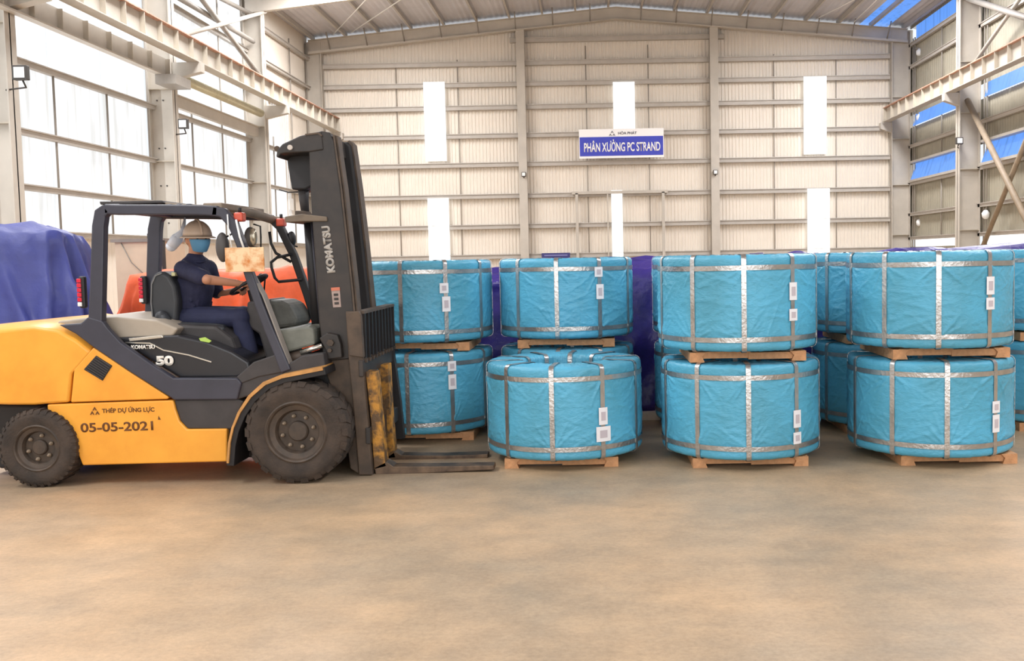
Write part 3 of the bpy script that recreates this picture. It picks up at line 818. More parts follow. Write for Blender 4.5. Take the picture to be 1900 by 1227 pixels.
# ================================================================== forklift
yel = mat('forklift_yellow', sr(244, 172, 62), .34, var=.10, vscale=3, col2=sr(234, 158, 54))
yel_old = mat('worn_yellow', sr(196, 138, 52), .6, col2=sr(96, 72, 46), vscale=9, contrast=(.42, .58), bump=.3)
dgrey = mat('charcoal_paint', sr(60, 60, 72), .42, var=.2, vscale=4)
dgrey2 = mat('dusty_charcoal', sr(66, 62, 62), .6, var=.3, vscale=6)
gloss = mat('glossy_black_cowl', sr(44, 44, 48), .25, var=.15, vscale=3)
mastm = mat('mast_brown_black', sr(56, 48, 43), .5, col2=sr(40, 36, 34), vscale=5)
mast2 = mat('dusty_mast', sr(92, 76, 62), .65, col2=sr(68, 57, 48), vscale=6)
black = mat('black_rubber', sr(34, 32, 34), .55, var=.2)
tyre_m = mat('dusty_tyre', sr(74, 62, 53), .85, col2=sr(52, 45, 40), vscale=5, bump=.3, bscale=60)
rim_m = mat('dusty_rim', sr(84, 70, 58), .6, col2=sr(60, 51, 44), vscale=8)
steelb = mat('bright_steel', sr(214, 210, 200), .25, .9)
hood_m = mat('dusty_hood_top', sr(176, 164, 148), .45, var=.15, vscale=3)
fork_m = mat('worn_fork_steel', sr(120, 98, 78), .5, .35, col2=sr(74, 60, 50), vscale=7)
seat_m = mat('black_vinyl_seat', sr(56, 58, 62), .5, var=.15, vscale=6)
oran = mat('orange_lamp', sr(206, 84, 60), .35)
redl = mat('red_lens', sr(214, 36, 62), .25)
white_l = mat('white_lens', sr(238, 236, 236), .3)
ivory = mat('ivory_letter', sr(240, 234, 224), .5)
greyl = mat('grey_letter', sr(172, 166, 158), .6)
stencil = mat('stencil_ink', sr(104, 62, 26), .7)

YB, YFAR = 7.86, 9.14
fl_o = P(300, 906, 8.5); 
FK = empty('forklift', (fl_o.x, 8.5, 0), 'yellow and charcoal counterbalance forklift with raised seat driver, carrying forks at floor level', 'forklift')
def part(name, m, pts, y0=YB, y1=YFAR, bevel=.012, parent=FK, seg=2):
    return MB().px(pts, y0, y1).build(name, m, parent, bevel=bevel, seg=seg)
# counterweight: lofted so the tail is rounded in plan and the shoulders roll over
def counterweight():
    out = [(-136, 660), (-118, 628), (-70, 609), (0, 602), (60, 597), (106, 603), (140, 621), (168, 643), (132, 684), (127, 747), (86, 750), (60, 752), (0, 752), (-60, 750), (-130, 742)]
    q = xz(out, YB); cxm = q[9][0]; n_ = len(q); v = []; rows = 15; hw = (YFAR - YB) / 2; ym = (YB + YFAR) / 2
    zc = P(0, 700, YB).z
    for i in range(rows):
        s = -1 + 2 * i / (rows - 1); e = abs(s)
        rnd = max(0, (e - .82) / .18)
        for (x, z) in q:
            k = max(0, (cxm - .25 - x) / 1.0)
            x2 = x + k * .22 * e ** 3
            zz = z - (.05 * rnd ** 2 if z > zc else 0)
            v.append((x2, ym + s * hw - math.copysign(.0, s), zz))
    f = [tuple(range(n_))[::-1], tuple(range((rows - 1) * n_, rows * n_))]
    for i in range(rows - 1):
        for j in range(n_): f.append((i * n_ + j, i * n_ + (j + 1) % n_, (i + 1) * n_ + (j + 1) % n_, (i + 1) * n_ + j))
    return MB().add(v, f).build('counterweight', yel, FK, bevel=.02, seg=3, sharp=32)
cw = counterweight()
hp = part('hood_side_panel', yel, [(173, 645), (240, 690), (313, 737), (311, 741), (131, 747), (137, 686)], YB + .002, YFAR)
vent = part('vent', black, [(178, 660), (208, 679), (190, 707), (155, 686)], YB - .004, YB + .02, .004)
for k in range(8):
    a = k / 8 + .06
    p0 = (178 + (155 - 178) * a, 660 + (686 - 660) * a); p1 = (208 + (190 - 208) * a, 679 + (707 - 679) * a)
    MB().ribbon([(p0[0] + 1.5, p0[1] + .7), (p1[0] - 1.5, p1[1] - .7)], 1.6, YB - .012, YB).build('vent_slat', dgrey2, vent)
fr = part('lower_frame', yel, [(87, 751), (200, 747), (321, 743), (325, 760), (333, 782), (347, 797), (421, 796), (421, 857), (153, 864), (146, 846), (137, 814), (124, 790), (106, 771), (88, 763)])
part('step_panel', dgrey2, [(323, 743), (440, 741), (452, 745), (430, 797), (348, 796), (334, 781), (327, 760)], YB + .02)
part('chassis', black, [(88, 762), (180, 745), (440, 742), (440, 850), (156, 858), (140, 816), (124, 792)], YB + .05, YFAR - .05, 0)
part('front_axle', black, [(400, 700), (560, 690), (620, 690), (620, 800), (590, 850), (430, 850)], 8.2, 8.8, .02)
part('rear_axle', black, [(-40, 752), (130, 752), (150, 860), (100, 870), (0, 870), (-30, 850)], 8.28, 8.72, .02)
# overhead guard leg band sweeping down and forward
part('frame_side_band', dgrey, [(163, 588), (190, 596), (200, 610), (224, 636), (285, 679), (322, 702), (440, 702), (448, 712), (440, 742), (323, 743), (316, 738), (240, 690), (173, 645), (140, 620), (108, 603), (150, 600)], YB - .004, YB + .06)
part('platform_floor', dgrey2, [(330, 704), (440, 701), (470, 690), (534, 676), (560, 660), (600, 655), (604, 686), (530, 697), (490, 712), (462, 735), (440, 742), (333, 735)], YB + .02, YFAR - .02)
part('engine_cover', gloss, [(206, 628), (225, 626), (330, 622), (385, 634), (430, 652), (462, 672), (466, 690), (440, 702), (334, 703), (226, 637)], YB + .1, YFAR - .1, .03, seg=3)
part('seat_pedestal', dgrey2, [(290, 622), (300, 600), (400, 605), (430, 628), (440, 655), (330, 640)], YB + .25, YFAR - .25, .03)
part('hood_top', hood_m, [(104, 602), (108, 596), (160, 590), (215, 588), (290, 594), (330, 610), (320, 624), (226, 628), (180, 628), (130, 618)], YB + .12, YFAR - .12, .025, seg=3)
MB().ribbon([(232, 636), (278, 637), (303, 650), (350, 659), (392, 672)], 2.2, YB + .09, YB + .11).build('highlight_trim', steelb, FK)  # silver highlights of the glossy cover put into a thin bright trim strip
MB().px([(238, 628), (300, 622), (303, 627), (240, 634)], YB + .085, YB + .12).build('latch_plate', steelb, FK, bevel=.004)
tp = P(266, 644, YB + .09); text('KOMATSU', 'maker_lettering', ivory, FK, tp.x, YB + .085, tp.z, .1, width=.2, height=.035, rot=.0, bold=.05)
tp = P(306, 669.5, YB + .09); text('50', 'capacity_number', ivory, FK, tp.x, YB + .085, tp.z, .1, width=.15, height=.085, rot=0, bold=.06)
p_ = P(238, 761, YB); text('THÉP DỰ ỨNG LỰC', 'stencil_line', stencil, FK, p_.x, YB - .002, p_.z, .05, width=.44, height=.058, rot=.01)
p_ = P(217, 792, YB); text('05-05-2021', 'stencil_date', stencil, FK, p_.x, YB - .002, p_.z, .1, width=.61, height=.078, rot=.012)
p_ = P(176, 763.5, YB); logo(p_.x, p_.z, .044, YB - .005, stencil, FK)
part('paint_scuff', stencil, [(294, 772), (298, 779), (293, 779)], YB - .003, YB + .01, 0)
# fender over the front wheel
fp = [(422, 860), (425, 822), (431, 795), (443, 766), (463, 736), (490, 712), (522, 699), (598, 684)]
MB().ribbon([(a + 5, b + 5) for a, b in fp], 14, YB - .09, YB + .26).build('fender', black, FK, bevel=.006)
MB().ribbon(fp, [4, 4, 4, 5, 6, 7, 7, 7], YB - .11, YB + .22).build('fender_edge', mat('fender_edge_paint', sr(206, 150, 84), .5, var=.3, vscale=9), FK)
MB().ribbon([(a, b) for a, b in fp], 10, 8.85, 9.2).build('fender', black, FK)
# ------------------------------------------------------------------ wheels
def wheel(cx_, cy_, rpx, Y, wdt, rim_px, nnuts, name, lugs, near=True):
    c = P(cx_, cy_, Y if near else 7.76); r = rpx * 7.76 / F; rr_ = rim_px * 7.76 / F
    c.z = r + .004; s = 1 if near else -1
    y0 = Y if near else Y + wdt
    def yy(t): return t * s * wdt
    prof = [(rr_ * .98, .10), (rr_ * 1.02, .02), (rr_ * 1.16, 0.0), (r * .80, -.04), (r * .93, .02), (r * .975, .10), (r * .985, .5), (r * .975, .9), (r * .93, .98), (r * .8, 1.04), (rr_ * 1.1, 1.0), (rr_ * .98, .9)]
    g = MB().lathe([(a, yy(b)) for a, b in prof], (c.x, y0, c.z), 'Y', 56, closed=True)
    for k in range(lugs):
        for side in (0, 1):
            a = 2 * math.pi * (k + .5 * side) / lugs; da = math.pi / lugs * (.56 if lugs < 30 else .5)
            v = []
            for aa, sk in ((a - da, 0), (a + da, .0)):
                for rad, t in (((r * .9, -.02), (r * 1.0, .06), (r * 1.0, .47), (r * .93, .47)) if side == 0 else ((r * .9, 1.02), (r * 1.0, .94), (r * 1.0, .53), (r * .93, .53))):
                    sh = .22 * (t if side == 0 else 1 - t) * (1 if lugs < 30 else .3)
                    v.append((c.x + rad * math.cos(aa + sh), y0 + yy(t), c.z - rad * math.sin(aa + sh)))
            g.add(v, [(0, 1, 2, 3), (7, 6, 5, 4), (0, 4, 5, 1), (1, 5, 6, 2), (2, 6, 7, 3), (3, 7, 4, 0)])
    ty = g.build(name, tyre_m, FK, sharp=35)
    prof = [(rr_ * 1.03, .03), (rr_ * .97, -.01), (rr_ * .92, .02), (rr_ * .88, .10), (rr_ * .72, .14), (rr_ * .68, .22), (rr_ * .66, .30), (rr_ * .34, .28), (rr_ * .32, .20), (rr_ * .28, .17), (.001, .16)]
    MB().lathe([(a, yy(b)) for a, b in prof], (c.x, y0, c.z), 'Y', 40, caps=False).build('rim', rim_m, ty, sharp=30)
    MB().lathe([(rr_ * 1.0, yy(.5)), (.001, yy(.5))], (c.x, y0, c.z), 'Y', 24).build('wheel_disc', rim_m, ty)
    for k in range(nnuts):
        a = 2 * math.pi * (k + .3) / nnuts
        MB().lathe([(.017, yy(.3)), (.017, yy(.2)), (.009, yy(.18)), (.009, yy(.14)), (.001, yy(.14))], (c.x + rr_ * .52 * math.cos(a), y0, c.z + rr_ * .52 * math.sin(a)), 'Y', 6).build('wheel_nut', mat('dusty_nut', sr(140, 124, 106), .5), ty)
    return ty
wheel(548.5, 806, 97, 7.76, .30, 58, 8, 'front_wheel', 22)
wheel(548.5, 806, 97, 8.94, .30, 58, 8, 'front_wheel', 22, False)
wheel(67.5, 840, 74.5, 7.80, .24, 44, 6, 'rear_wheel', 34)
wheel(67.5, 840, 74.5, 8.96, .24, 44, 6, 'rear_wheel', 34, False)
# ------------------------------------------------------------------ overhead guard
YN0, YN1, YF0, YF1 = YB, YB + .085, 8.86, 8.94
rear = [(176, 640), (176, 590), (179, 500), (181, 420), (185, 396), (197, 386)]
def guard_side(y0, y1, tag_):
    MB().ribbon(rear, [26, 26, 24, 23, 22, 18], YN0, YN1).build('guard_rear_post', dgrey, FK, bevel=.012) if tag_ == 'near' else None
    MB().ribbon([(192, 388), (215, 389), (300, 389), (372, 390), (404, 392)], 19, YN0, YN1).build('guard_roof_rail', dgrey, FK, bevel=.012) if tag_ == 'near' else None
guard_side(YN0, YN1, 'near')
MB().ribbon([(392, 391), (412, 395), (430, 416), (446, 456), (459, 506), (480, 566), (497, 610), (514, 650), (530, 690)], [19, 18, 17, 16, 16, 16, 17, 18, 20], YN0, YN1).build('guard_front_post', dgrey, FK, bevel=.012)
MB().ribbon([(460, 500), (487, 548), (503, 590), (519, 632), (536, 676)], 2.5, YN0 + .02, YN1 + .03).build('post_edge_strip', mat('dusty_edge', sr(150, 142, 134), .6), FK)
q = [(p[0], p[1]) for p in rear]
def near_to_far(pts):   # same world X/Z outline, standing at the far side
    return [(x, z) for x, z in xz(pts, YN0)]
def far_ribbon(pts, w_, name, m_=dgrey, y0=YF0, y1=YF1, par=FK):
    g = MB(); g.ribbon(pts, w_, YN0, YN1); d = y0 - YN0; e = y1 - YN1
    g.v = [(a, b + (d if abs(b - YN0) < 1e-6 else e), c) for a, b, c in g.v]
    return g.build(name, m_, par, bevel=.01)
far_ribbon(rear, [26, 26, 26, 26, 24, 18], 'guard_rear_post')
far_ribbon([(192, 388), (300, 389), (404, 392), (420, 396)], 17, 'guard_roof_rail')
MB().ribbon([(476, 398), (500, 405), (518, 422), (543, 474), (568, 545), (594, 625), (604, 660)], [13, 13, 13, 13, 14, 15, 15], YF0, YF1).build('guard_front_post', black, FK, bevel=.01)
za = P(300, 381, YN0).z
xr0, xr1 = P(188, 380, YN0).x, P(404, 385, YN0).x
roof_edge = mat('guard_top_dusty', sr(150, 134, 116), .6, var=.25, vscale=6)
MB().box(xr0 + .02, xr0 + .14, YN0 + .02, YF1 - .02, za - .05, za + .02).build('guard_cross_member', dgrey, FK, bevel=.01)
MB().box(xr1 - .14, xr1 + .02, YN0 + .04, YF1 - .02, za - .04, za + .015).build('guard_cross_member', roof_edge, FK, bevel=.01)
for k in range(7):
    xx = xr0 + .18 + (xr1 - xr0 - .4) * (k + .5) / 7
    MB().box(xx - .02, xx + .02, YN0 + .04, YF1 - .04, za - .025, za + .012).build('guard_roof_bar', dgrey, FK, bevel=.006)
MB().px([(184, 374), (240, 373), (300, 372), (306, 377), (240, 379), (186, 380)], YN0 + .06, YF1 - .06).build('rain_cover', dgrey2, FK, bevel=.006)
MB().px([(306, 375), (340, 379), (392, 380), (398, 384), (340, 384), (306, 380)], YN0 + .06, YF1 - .04).build('rain_cover', roof_edge, FK, bevel=.006)
# sloping front lip of the guard running back to the far corner
A = P(404, 386, YN0 + .02); B = P(507, 408, YF1)
MB().tube([P(396, 385, YN0 + .05), P(430, 388, 8.25), P(470, 396, 8.6), P(508, 409, 8.9)], [.035, .04, .045, .04], 8).build('guard_front_lip', roof_edge, FK)
# lamps
def blinker(x, y, Y, s):
    c = P(x, y, Y)
    g = MB().box(c.x - s, c.x + s, Y - .05, Y + .05, c.z - s, c.z + s).build('turn_lamp', oran, FK, bevel=.015)
    MB().tube([(c.x, Y, c.z + s), (c.x, Y, c.z + s + .04)], .015, 6).build('lamp_stalk', black, g)
blinker(445, 403, 7.95, .038); blinker(522, 413, 8.9, .038)
def taillamp(x0, x1, y0, y1, Y):
    a = P(x0, y0, Y); b = P(x1, y1, Y)
    h = MB().box(a.x, b.x + .015, Y - .02, Y + .03, b.z, a.z).build('tail_lamp', black, FK, bevel=.015)
    n_ = 6; hh = (a.z - b.z - .03) / n_
    for k in range(n_):
        z0 = b.z + .015 + k * hh
        MB().box(a.x - .008, a.x + (b.x - a.x) * .7, Y - .028, Y + .02, z0 + .002, z0 + hh - .004).build('lamp_lens', white_l if k in (0,) else redl, h, bevel=.004)
taillamp(146, 158, 513, 572, 7.93)
c = P(260, 513, 8.8); taillamp(260, 271, 512, 564, 8.82)
# mirrors
def mirror(x, y, Y, rw, rh, px_, m_=black):
    c = P(x, y, Y)
    g = MB().ball((c.x, Y, c.z), (rw, .05, rh), 18, 12).build('mirror', m_, FK)
    if px_:
        pts = [P(a, b, Y + .02) for a, b in px_]
        MB().tube(pts, .008, 6).build('mirror_arm', black, g)
    return g, c
g, c = mirror(413, 459, 7.93, .055, .125, [(420, 440), (434, 432)], mat('mirror_shell', sr(76, 72, 70), .5))
g, c = mirror(465, 440, 8.4, .055, .09, [(468, 458), (484, 460), (484, 440), (483, 420), (470, 416)], MATS['mirror_shell'])
MB().ball((c.x + .035, 8.37, c.z), (.035, .03, .08), 12, 8).build('mirror_glass', mat('mirror_glass', sr(190, 180, 160), .15, .6), g)
mirror(541, 444, 8.93, .04, .075, [(541, 455), (552, 458)])
MB().tube([P(500, 430, 8.85), P(503, 452, 8.85), P(512, 470, 8.85), P(540, 486, 8.85)], .014, 8).build('grab_rail', black, FK)
MB().tube([P(a, b, 8.84) for a, b in ((541, 472), (514, 478), (503, 487), (504, 497), (510, 516), (517, 523), (560, 519))], .014, 8).build('grab_handle', black, FK)
# dash, cowl, steering
part('dash_box', mat('dusty_grey_green', sr(120, 122, 112), .5, var=.3, vscale=7), [(500, 615), (572, 605), (582, 611), (584, 640), (534, 654), (512, 648)], 8.0, 9.0, .02)
part('cowl_lump', mat('dusty_cowl', sr(98, 98, 92), .6, var=.35, vscale=8), [(492, 557), (520, 558), (538, 566), (552, 592), (550, 606), (500, 612), (488, 590)], 8.5, 8.95, .035)
part('front_cowl', dgrey2, [(458, 560), (490, 556), (500, 612), (520, 650), (534, 690), (500, 690), (480, 620), (455, 604)], 8.35, 8.95, .02)
part('knee_panel', mat('pale_grey_panel', sr(168, 158, 148), .5, var=.12, vscale=4), [(452, 612), (470, 603), (492, 604), (500, 620), (520, 672), (500, 690), (486, 690), (470, 664), (456, 640)], 8.74, 8.84, .02)
part('door_sill', dgrey2, [(438, 700), (470, 672), (520, 655), (532, 690), (480, 700), (448, 712)], YB + .01, YB + .3, .01)
sc_ = P(462, 528, 8.48)
tl = math.radians(28)
def whl(a, r): return (sc_.x + r * math.cos(a) * math.cos(tl), 8.48 + r * math.sin(a), sc_.z - r * math.cos(a) * math.sin(tl) * -1)
sw = MB().tube([whl(2 * math.pi * k / 28, .17) for k in range(28)], .016, 8, closed=True).build('steering_wheel', black, FK)
for k in range(3):
    a = 2 * math.pi * k / 3 + .5; MB().tube([(sc_.x, 8.48, sc_.z), whl(a, .17)], .012, 6).build('spoke', black, sw)
MB().ball(tuple(sc_), (.05, .05, .025), 12, 8).build('hub', black, sw)
MB().tube([(sc_.x, 8.48, sc_.z), P(490, 620, 8.48)], [.03, .045], 10).build('steering_column', black, FK)
MB().tube([P(478, 540, 8.62), P(484, 512, 8.62)], .008, 6).tube([P(490, 540, 8.7), P(492, 514, 8.7)], .008, 6).ball(P(484, 512, 8.62), .022, 10, 8).ball(P(492, 514, 8.7), .022, 10, 8).ball(P(480, 520, 8.55), .022, 10, 8).build('control_levers', black, FK)
# seat
st_ = part('seat_back', seat_m, [(277, 525), (284, 508), (298, 502), (314, 511), (326, 532), (330, 560), (328, 592), (322, 606), (300, 606), (283, 592), (276, 565)], 8.24, 8.78, .05, seg=4)
MB().ribbon([(283, 590), (280, 560), (281, 528), (288, 512), (300, 507)], 2, 8.232, 8.25).build('seat_piping', mat('seat_piping', sr(120, 120, 120), .5), st_)
part('seat_cushion', seat_m, [(300, 604), (330, 598), (400, 601), (416, 604), (415, 614), (404, 626), (330, 624), (306, 618)], 8.22, 8.80, .04, seg=3)
MB().limb([P(300, 588, 8.2), P(312, 602, 8.2), P(330, 610, 8.2)], [.055, .05, .035]).build('seat_recliner', seat_m, FK)
MB().limb([P(335, 606, 8.16), P(372, 609, 8.16), P(412, 611, 8.16)], [.03, .035, .025]).build('arm_rest', seat_m, FK)
MB().px([(369, 628), (380, 626), (392, 633), (388, 636), (372, 633)], YB + .088, YB + .1).build('green_sticker', mat('lime_green', sr(176, 208, 96), .5), FK)
# hanging bag + board
bdp = empty('hanging_board', tuple(P(454, 460, YB - .03)), 'rust stained cream board hung by white strings before the front guard post', 'board')
A = P(417, 460, YB - .04); B = P(491, 504, YB - .04)
MB().box(A.x, B.x, YB - .045, YB - .03, B.z, A.z).build('board', mat('rusty_cream_board', sr(236, 206, 164), .7, col2=sr(206, 128, 62), vscale=9, contrast=(.36, .56)), bdp, bevel=.003)
MB().tube([P(422, 398, YB - .02), P(424, 430, YB - .03), P(430, 460, YB - .038)], .006, 6).tube([P(438, 408, YB - .02), P(445, 440, YB - .03), P(452, 460, YB - .038)], .009, 6).build('string', white_fit, bdp)
c = P(327, 443, 8.85)
bg_ = MB().limb([P(318, 457, 8.84), P(328, 444, 8.84), P(340, 428, 8.84), P(343, 405, 8.84)], [.05, .055, .025, .008])
tagit(bg_.build('plastic_bag', mat('bag_white', sr(226, 232, 244), .4, var=.1, vscale=14), org=c), "white plastic bag hanging from the far roof rail behind the driver's helmet", 'bag')

# ------------------------------------------------------------------ mast
YM0, YM1 = 8.06, 8.20      # near rail;
YQ0, YQ1 = 8.80, 8.92      # far rail
part('inner_mast_rail', mastm, [(570, 250), (596, 243), (612, 246), (620, 262), (634, 370), (646, 470), (657, 585), (668, 664), (600, 672), (592, 598), (584, 480), (577, 380), (573, 283)], YM0, YM1, .01)
MB().ribbon([(619, 250), (633, 350), (644, 450), (654, 540), (658, 588)], 3, YM0 - .01, YM1).build('rail_flange', mast2, FK)
MB().ribbon([(624, 252), (638, 350), (649, 450), (659, 540), (663, 588)], 3, YM0 + .01, YM1).build('rail_flange', mast2, FK)
part('outer_mast_rail', mast2, [(641, 578), (660, 578), (672, 660), (680, 760), (691, 882), (666, 882), (656, 760), (646, 660)], YM0 - .04, YM1, .008)
part('mast_cross_plate', mast2, [(600, 665), (648, 665), (657, 760), (666, 880), (650, 870), (640, 800), (622, 740), (604, 690)], YM0 + .02, YQ1, .008)
part('far_mast_rail', black, [(628, 272), (634, 264), (644, 262), (651, 270), (662, 350), (674, 450), (688, 577), (700, 680), (672, 680), (662, 577), (648, 450), (636, 350)], YQ0, YQ1, .03, seg=3)
MB().ribbon([(646, 262), (652, 268), (664, 350), (676, 450), (689, 577)], 5, YQ0 + .02, YQ1 + .06).build('rail_flange', mast2, FK)
part('mast_crown', mastm, [(514, 278), (524, 267), (556, 252), (596, 243), (600, 278), (575, 282), (530, 284), (520, 286), (516, 293), (512, 291)], YM0 - .01, YQ1, .01)
MB().ribbon([(566, 250), (590, 247), (597, 252)], 3, YM0 - .02, YM0 + .02).build('crown_rim', mast2, FK)
MB().lathe([(.022, -.02), (.022, .01)], P(539, 274, YM0 - .01), 'Y', 10).build('crown_bolt', mat('pale_bolt', sr(200, 190, 180), .5), FK)
MB().tube([P(514, 276, 8.06), P(514, 276, 8.9)], .025, 8).build('crown_pin', mast2, FK)
part('hose_guard', black, [(530, 284), (576, 284), (580, 345), (566, 352), (541, 352), (534, 310)], 8.3, 8.7, .015)
MB().tube([P(563, 345, 8.4), P(564, 372, 8.4), P(567, 398, 8.4)], [.05, .042, .035], 14).build('lift_cylinder', dgrey2, FK)
MB().lathe([(.065, -.03), (.065, .03)], P(562, 345, 8.4), 'Z', 16).build('cylinder_collar', black, FK)
MB().tube([P(518, 352, 8.4), P(535, 357, 8.4), P(558, 356, 8.4)], .006, 6).build('wire', black, FK)
part('mast_tie_plate', mat('dusty_tie', sr(118, 104, 88), .6, var=.3, vscale=7), [(528, 402), (560, 397), (606, 402), (607, 411), (560, 411), (529, 413)], YM0 - .02, YQ0, .008)
part('cylinder_base', mast2, [(547, 391), (563, 391), (570, 399), (547, 400)], 8.2, 8.4, .008)
MB().tube([P(574, 412, 8.35), P(580, 500, 8.35), P(592, 640, 8.35)], .048, 14).build('lift_cylinder', black, FK)
MB().tube([P(586, 412, 8.2), P(594, 510, 8.2), P(604, 640, 8.2)], [.012, .012, .012], 8).build('hose', mat('reddish_hose', sr(140, 96, 84), .5), FK)
MB().tube([P(578, 412, 8.2), P(586, 510, 8.2), P(598, 640, 8.2)], .01, 8).build('hose', dgrey, FK)
# vertical maker lettering + warning label on the near rail
p0 = P(609.5, 463, YM0)
text('KOMATSU', 'mast_lettering', greyl, FK, p0.x, YM0 - .004, p0.z, .1, width=.40, height=.072, rot=math.radians(90 + 5.2), bold=.06)
lab = part('warning_label', mat('faded_label', sr(170, 150, 142), .6, var=.2, vscale=20), [(614, 534), (630, 533), (633, 570), (618, 571)], YM0 - .004, YM0 + .01, .002)
MB().px([(614, 534), (630, 533), (630.6, 539), (614.6, 540)], YM0 - .007, YM0).build('label_band', mat('label_orange', sr(200, 116, 90), .6), lab)
for k in range(3):
    MB().px([(619 + k * .7, 545 + k * 8), (627 + k * .7, 544.6 + k * 8), (627.4 + k * .7, 549 + k * 8), (619.4 + k * .7, 549.4 + k * 8)], YM0 - .007, YM0).build('label_print', MATS['mast_brown_black'], lab)
# tilt cylinder and bracket
MB().tube([P(528, 668, 8.1), P(575, 655, 8.1)], .052, 14).build('tilt_cylinder', mat('dusty_cyl', sr(120, 104, 92), .5, var=.2), FK)
MB().tube([P(558, 655, 8.0), P(598, 641, 8.0)], .022, 10).build('tilt_rod', steelb, FK)
part('tilt_bracket', mastm, [(592, 628), (606, 618), (626, 622), (632, 640), (634, 664), (608, 668), (604, 650)], 7.99, 8.1, .01)
MB().lathe([(.03, -.03), (.03, 0), (.001, 0)][::-1], P(614, 636, 7.99), 'Y', 6).lathe([(.018, -.03), (.018, 0)], P(613, 650, 7.99), 'Y', 6).build('bracket_bolt', mast2, FK)
part('drive_axle_cover', black, [(560, 665), (606, 655), (614, 700), (625, 730), (600, 724), (560, 705)], 8.1, 8.8, .02)
# load backrest: a frame of upright plates seen edge on
bx0 = P(668, 580, 8.05).x; zt0, zb0 = P(668, 580, 8.05).z, P(668, 665, 8.05).z
part('backrest_side', mast2, [(641, 581), (665, 577), (669, 584), (674, 664), (648, 660)], 7.995, 8.06, .006)
for k in range(10):
    Y = 8.08 + k * (9.24 - 8.08) / 9
    MB().box(bx0 - .035, bx0 + .035, Y, Y + .028, zb0 - .02 * (k % 2), zt0 - .005).build('backrest_bar', black, FK)
    MB().box(bx0 - .036, bx0 + .04, Y - .004, Y + .032, zb0 - .04, zb0 - .01).build('bar_foot', mast2, FK)
MB().box(bx0 - .05, bx0 + .036, 8.05, 9.28, zt0 - .012, zt0 + .012).build('backrest_top_rail', mast2, FK)
MB().box(bx0 - .03, bx0 + .0, 8.05, 9.28, zb0 - .03, zb0 + .03).build('backrest_bottom_rail', mast2, FK)
MB().box(bx0 - .04, bx0 - .03, 8.05, 9.28, zb0, zt0 ).build('backrest_plate', mat('backrest_plate', sr(58, 54, 52), .6), FK)
MB().ribbon([(713, 575), (722, 660), (734, 745), (741, 815)], 17, 9.18, 9.26).build('backrest_upright', black, FK)
xc = P(684, 700, 8.1).x
MB().box(xc - .06, xc - .02, 8.0, 9.22, .86, 1.0).build('carriage_bar', mastm, FK, bevel=.006)
MB().box(xc - .02, xc + .02, 8.0, 9.22, .28, .42).build('carriage_bar', mastm, FK, bevel=.006)
# forks
def fork(pts_sh, pts_bl, Y0, Y1, tipY=.0):
    f_ = MB().px(pts_bl, Y0, Y1).build('fork', fork_m, FK, bevel=.006)
    MB().px(pts_sh, Y0, Y1).build('shank', yel_old, f_, bevel=.006)
fork([(678, 690), (698, 690), (704, 760), (714, 856), (718, 866), (694, 872), (688, 780)],
     [(694, 868), (716, 857), (730, 866), (800, 866), (916, 864), (917, 872), (800, 878), (712, 881), (697, 881)], 8.08, 8.23)
fork([(701, 678), (720, 676), (724, 760), (731, 838), (735, 850), (716, 852), (708, 780)],
     [(716, 850), (732, 838), (745, 845), (820, 846), (905, 843), (905, 850), (820, 855), (735, 858), (718, 857)], 8.66, 8.81)
# ================================================================== driver
skin = mat('skin', sr(196, 140, 110), .55, var=.08)
navy = mat('navy_uniform', sr(38, 40, 70), .8, var=.25, vscale=9, bump=.5, bscale=14)
navy2 = mat('navy_trousers', sr(40, 44, 74), .8, var=.25, vscale=8, bump=.5, bscale=12)
mask_m = mat('blue_mask', sr(88, 142, 178), .7)
helm_m = mat('dusty_helmet', sr(216, 192, 170), .45, var=.12, vscale=7)
shoe = mat('black_shoe', sr(36, 34, 38), .5)
def V(x, y, Y): return P(x, y, Y)
pv = V(345, 590, 8.5)
DR = empty('person', tuple(pv), 'person in navy uniform, beige hard hat and blue mask seated driving the forklift', 'person')
def remesh(o, vox, sm=2):
    r = o.modifiers.new('merge', 'REMESH'); r.mode = 'VOXEL'; r.voxel_size = vox; r.use_smooth_shade = True
    if sm:
        s = o.modifiers.new('soft', 'SMOOTH'); s.iterations = sm; s.factor = .5
    return o
hip = [V(340, 592, 8.41), V(340, 592, 8.60)]
knee = [V(444, 590, 8.34), V(452, 586, 8.68)]
ank = [V(464, 662, 8.34), V(478, 640, 8.66)]
sho = [V(340, 500, 8.32), V(386, 498, 8.60)]
elb = [V(384, 519, 8.14), V(402, 546, 8.74)]
wri = [V(441, 526, 8.31), V(436, 540, 8.62)]
head = V(367, 444, 8.46); neck = V(362, 477, 8.48); chest = V(361, 525, 8.48); waist = V(354, 572, 8.5)
fd = Vector((.66, -.75, -.03)).normalized(); rt = Vector((-fd.y, fd.x, 0)).normalized() * -1   # face direction, person's right
up = Vector((0, 0, 1))
b = MB()
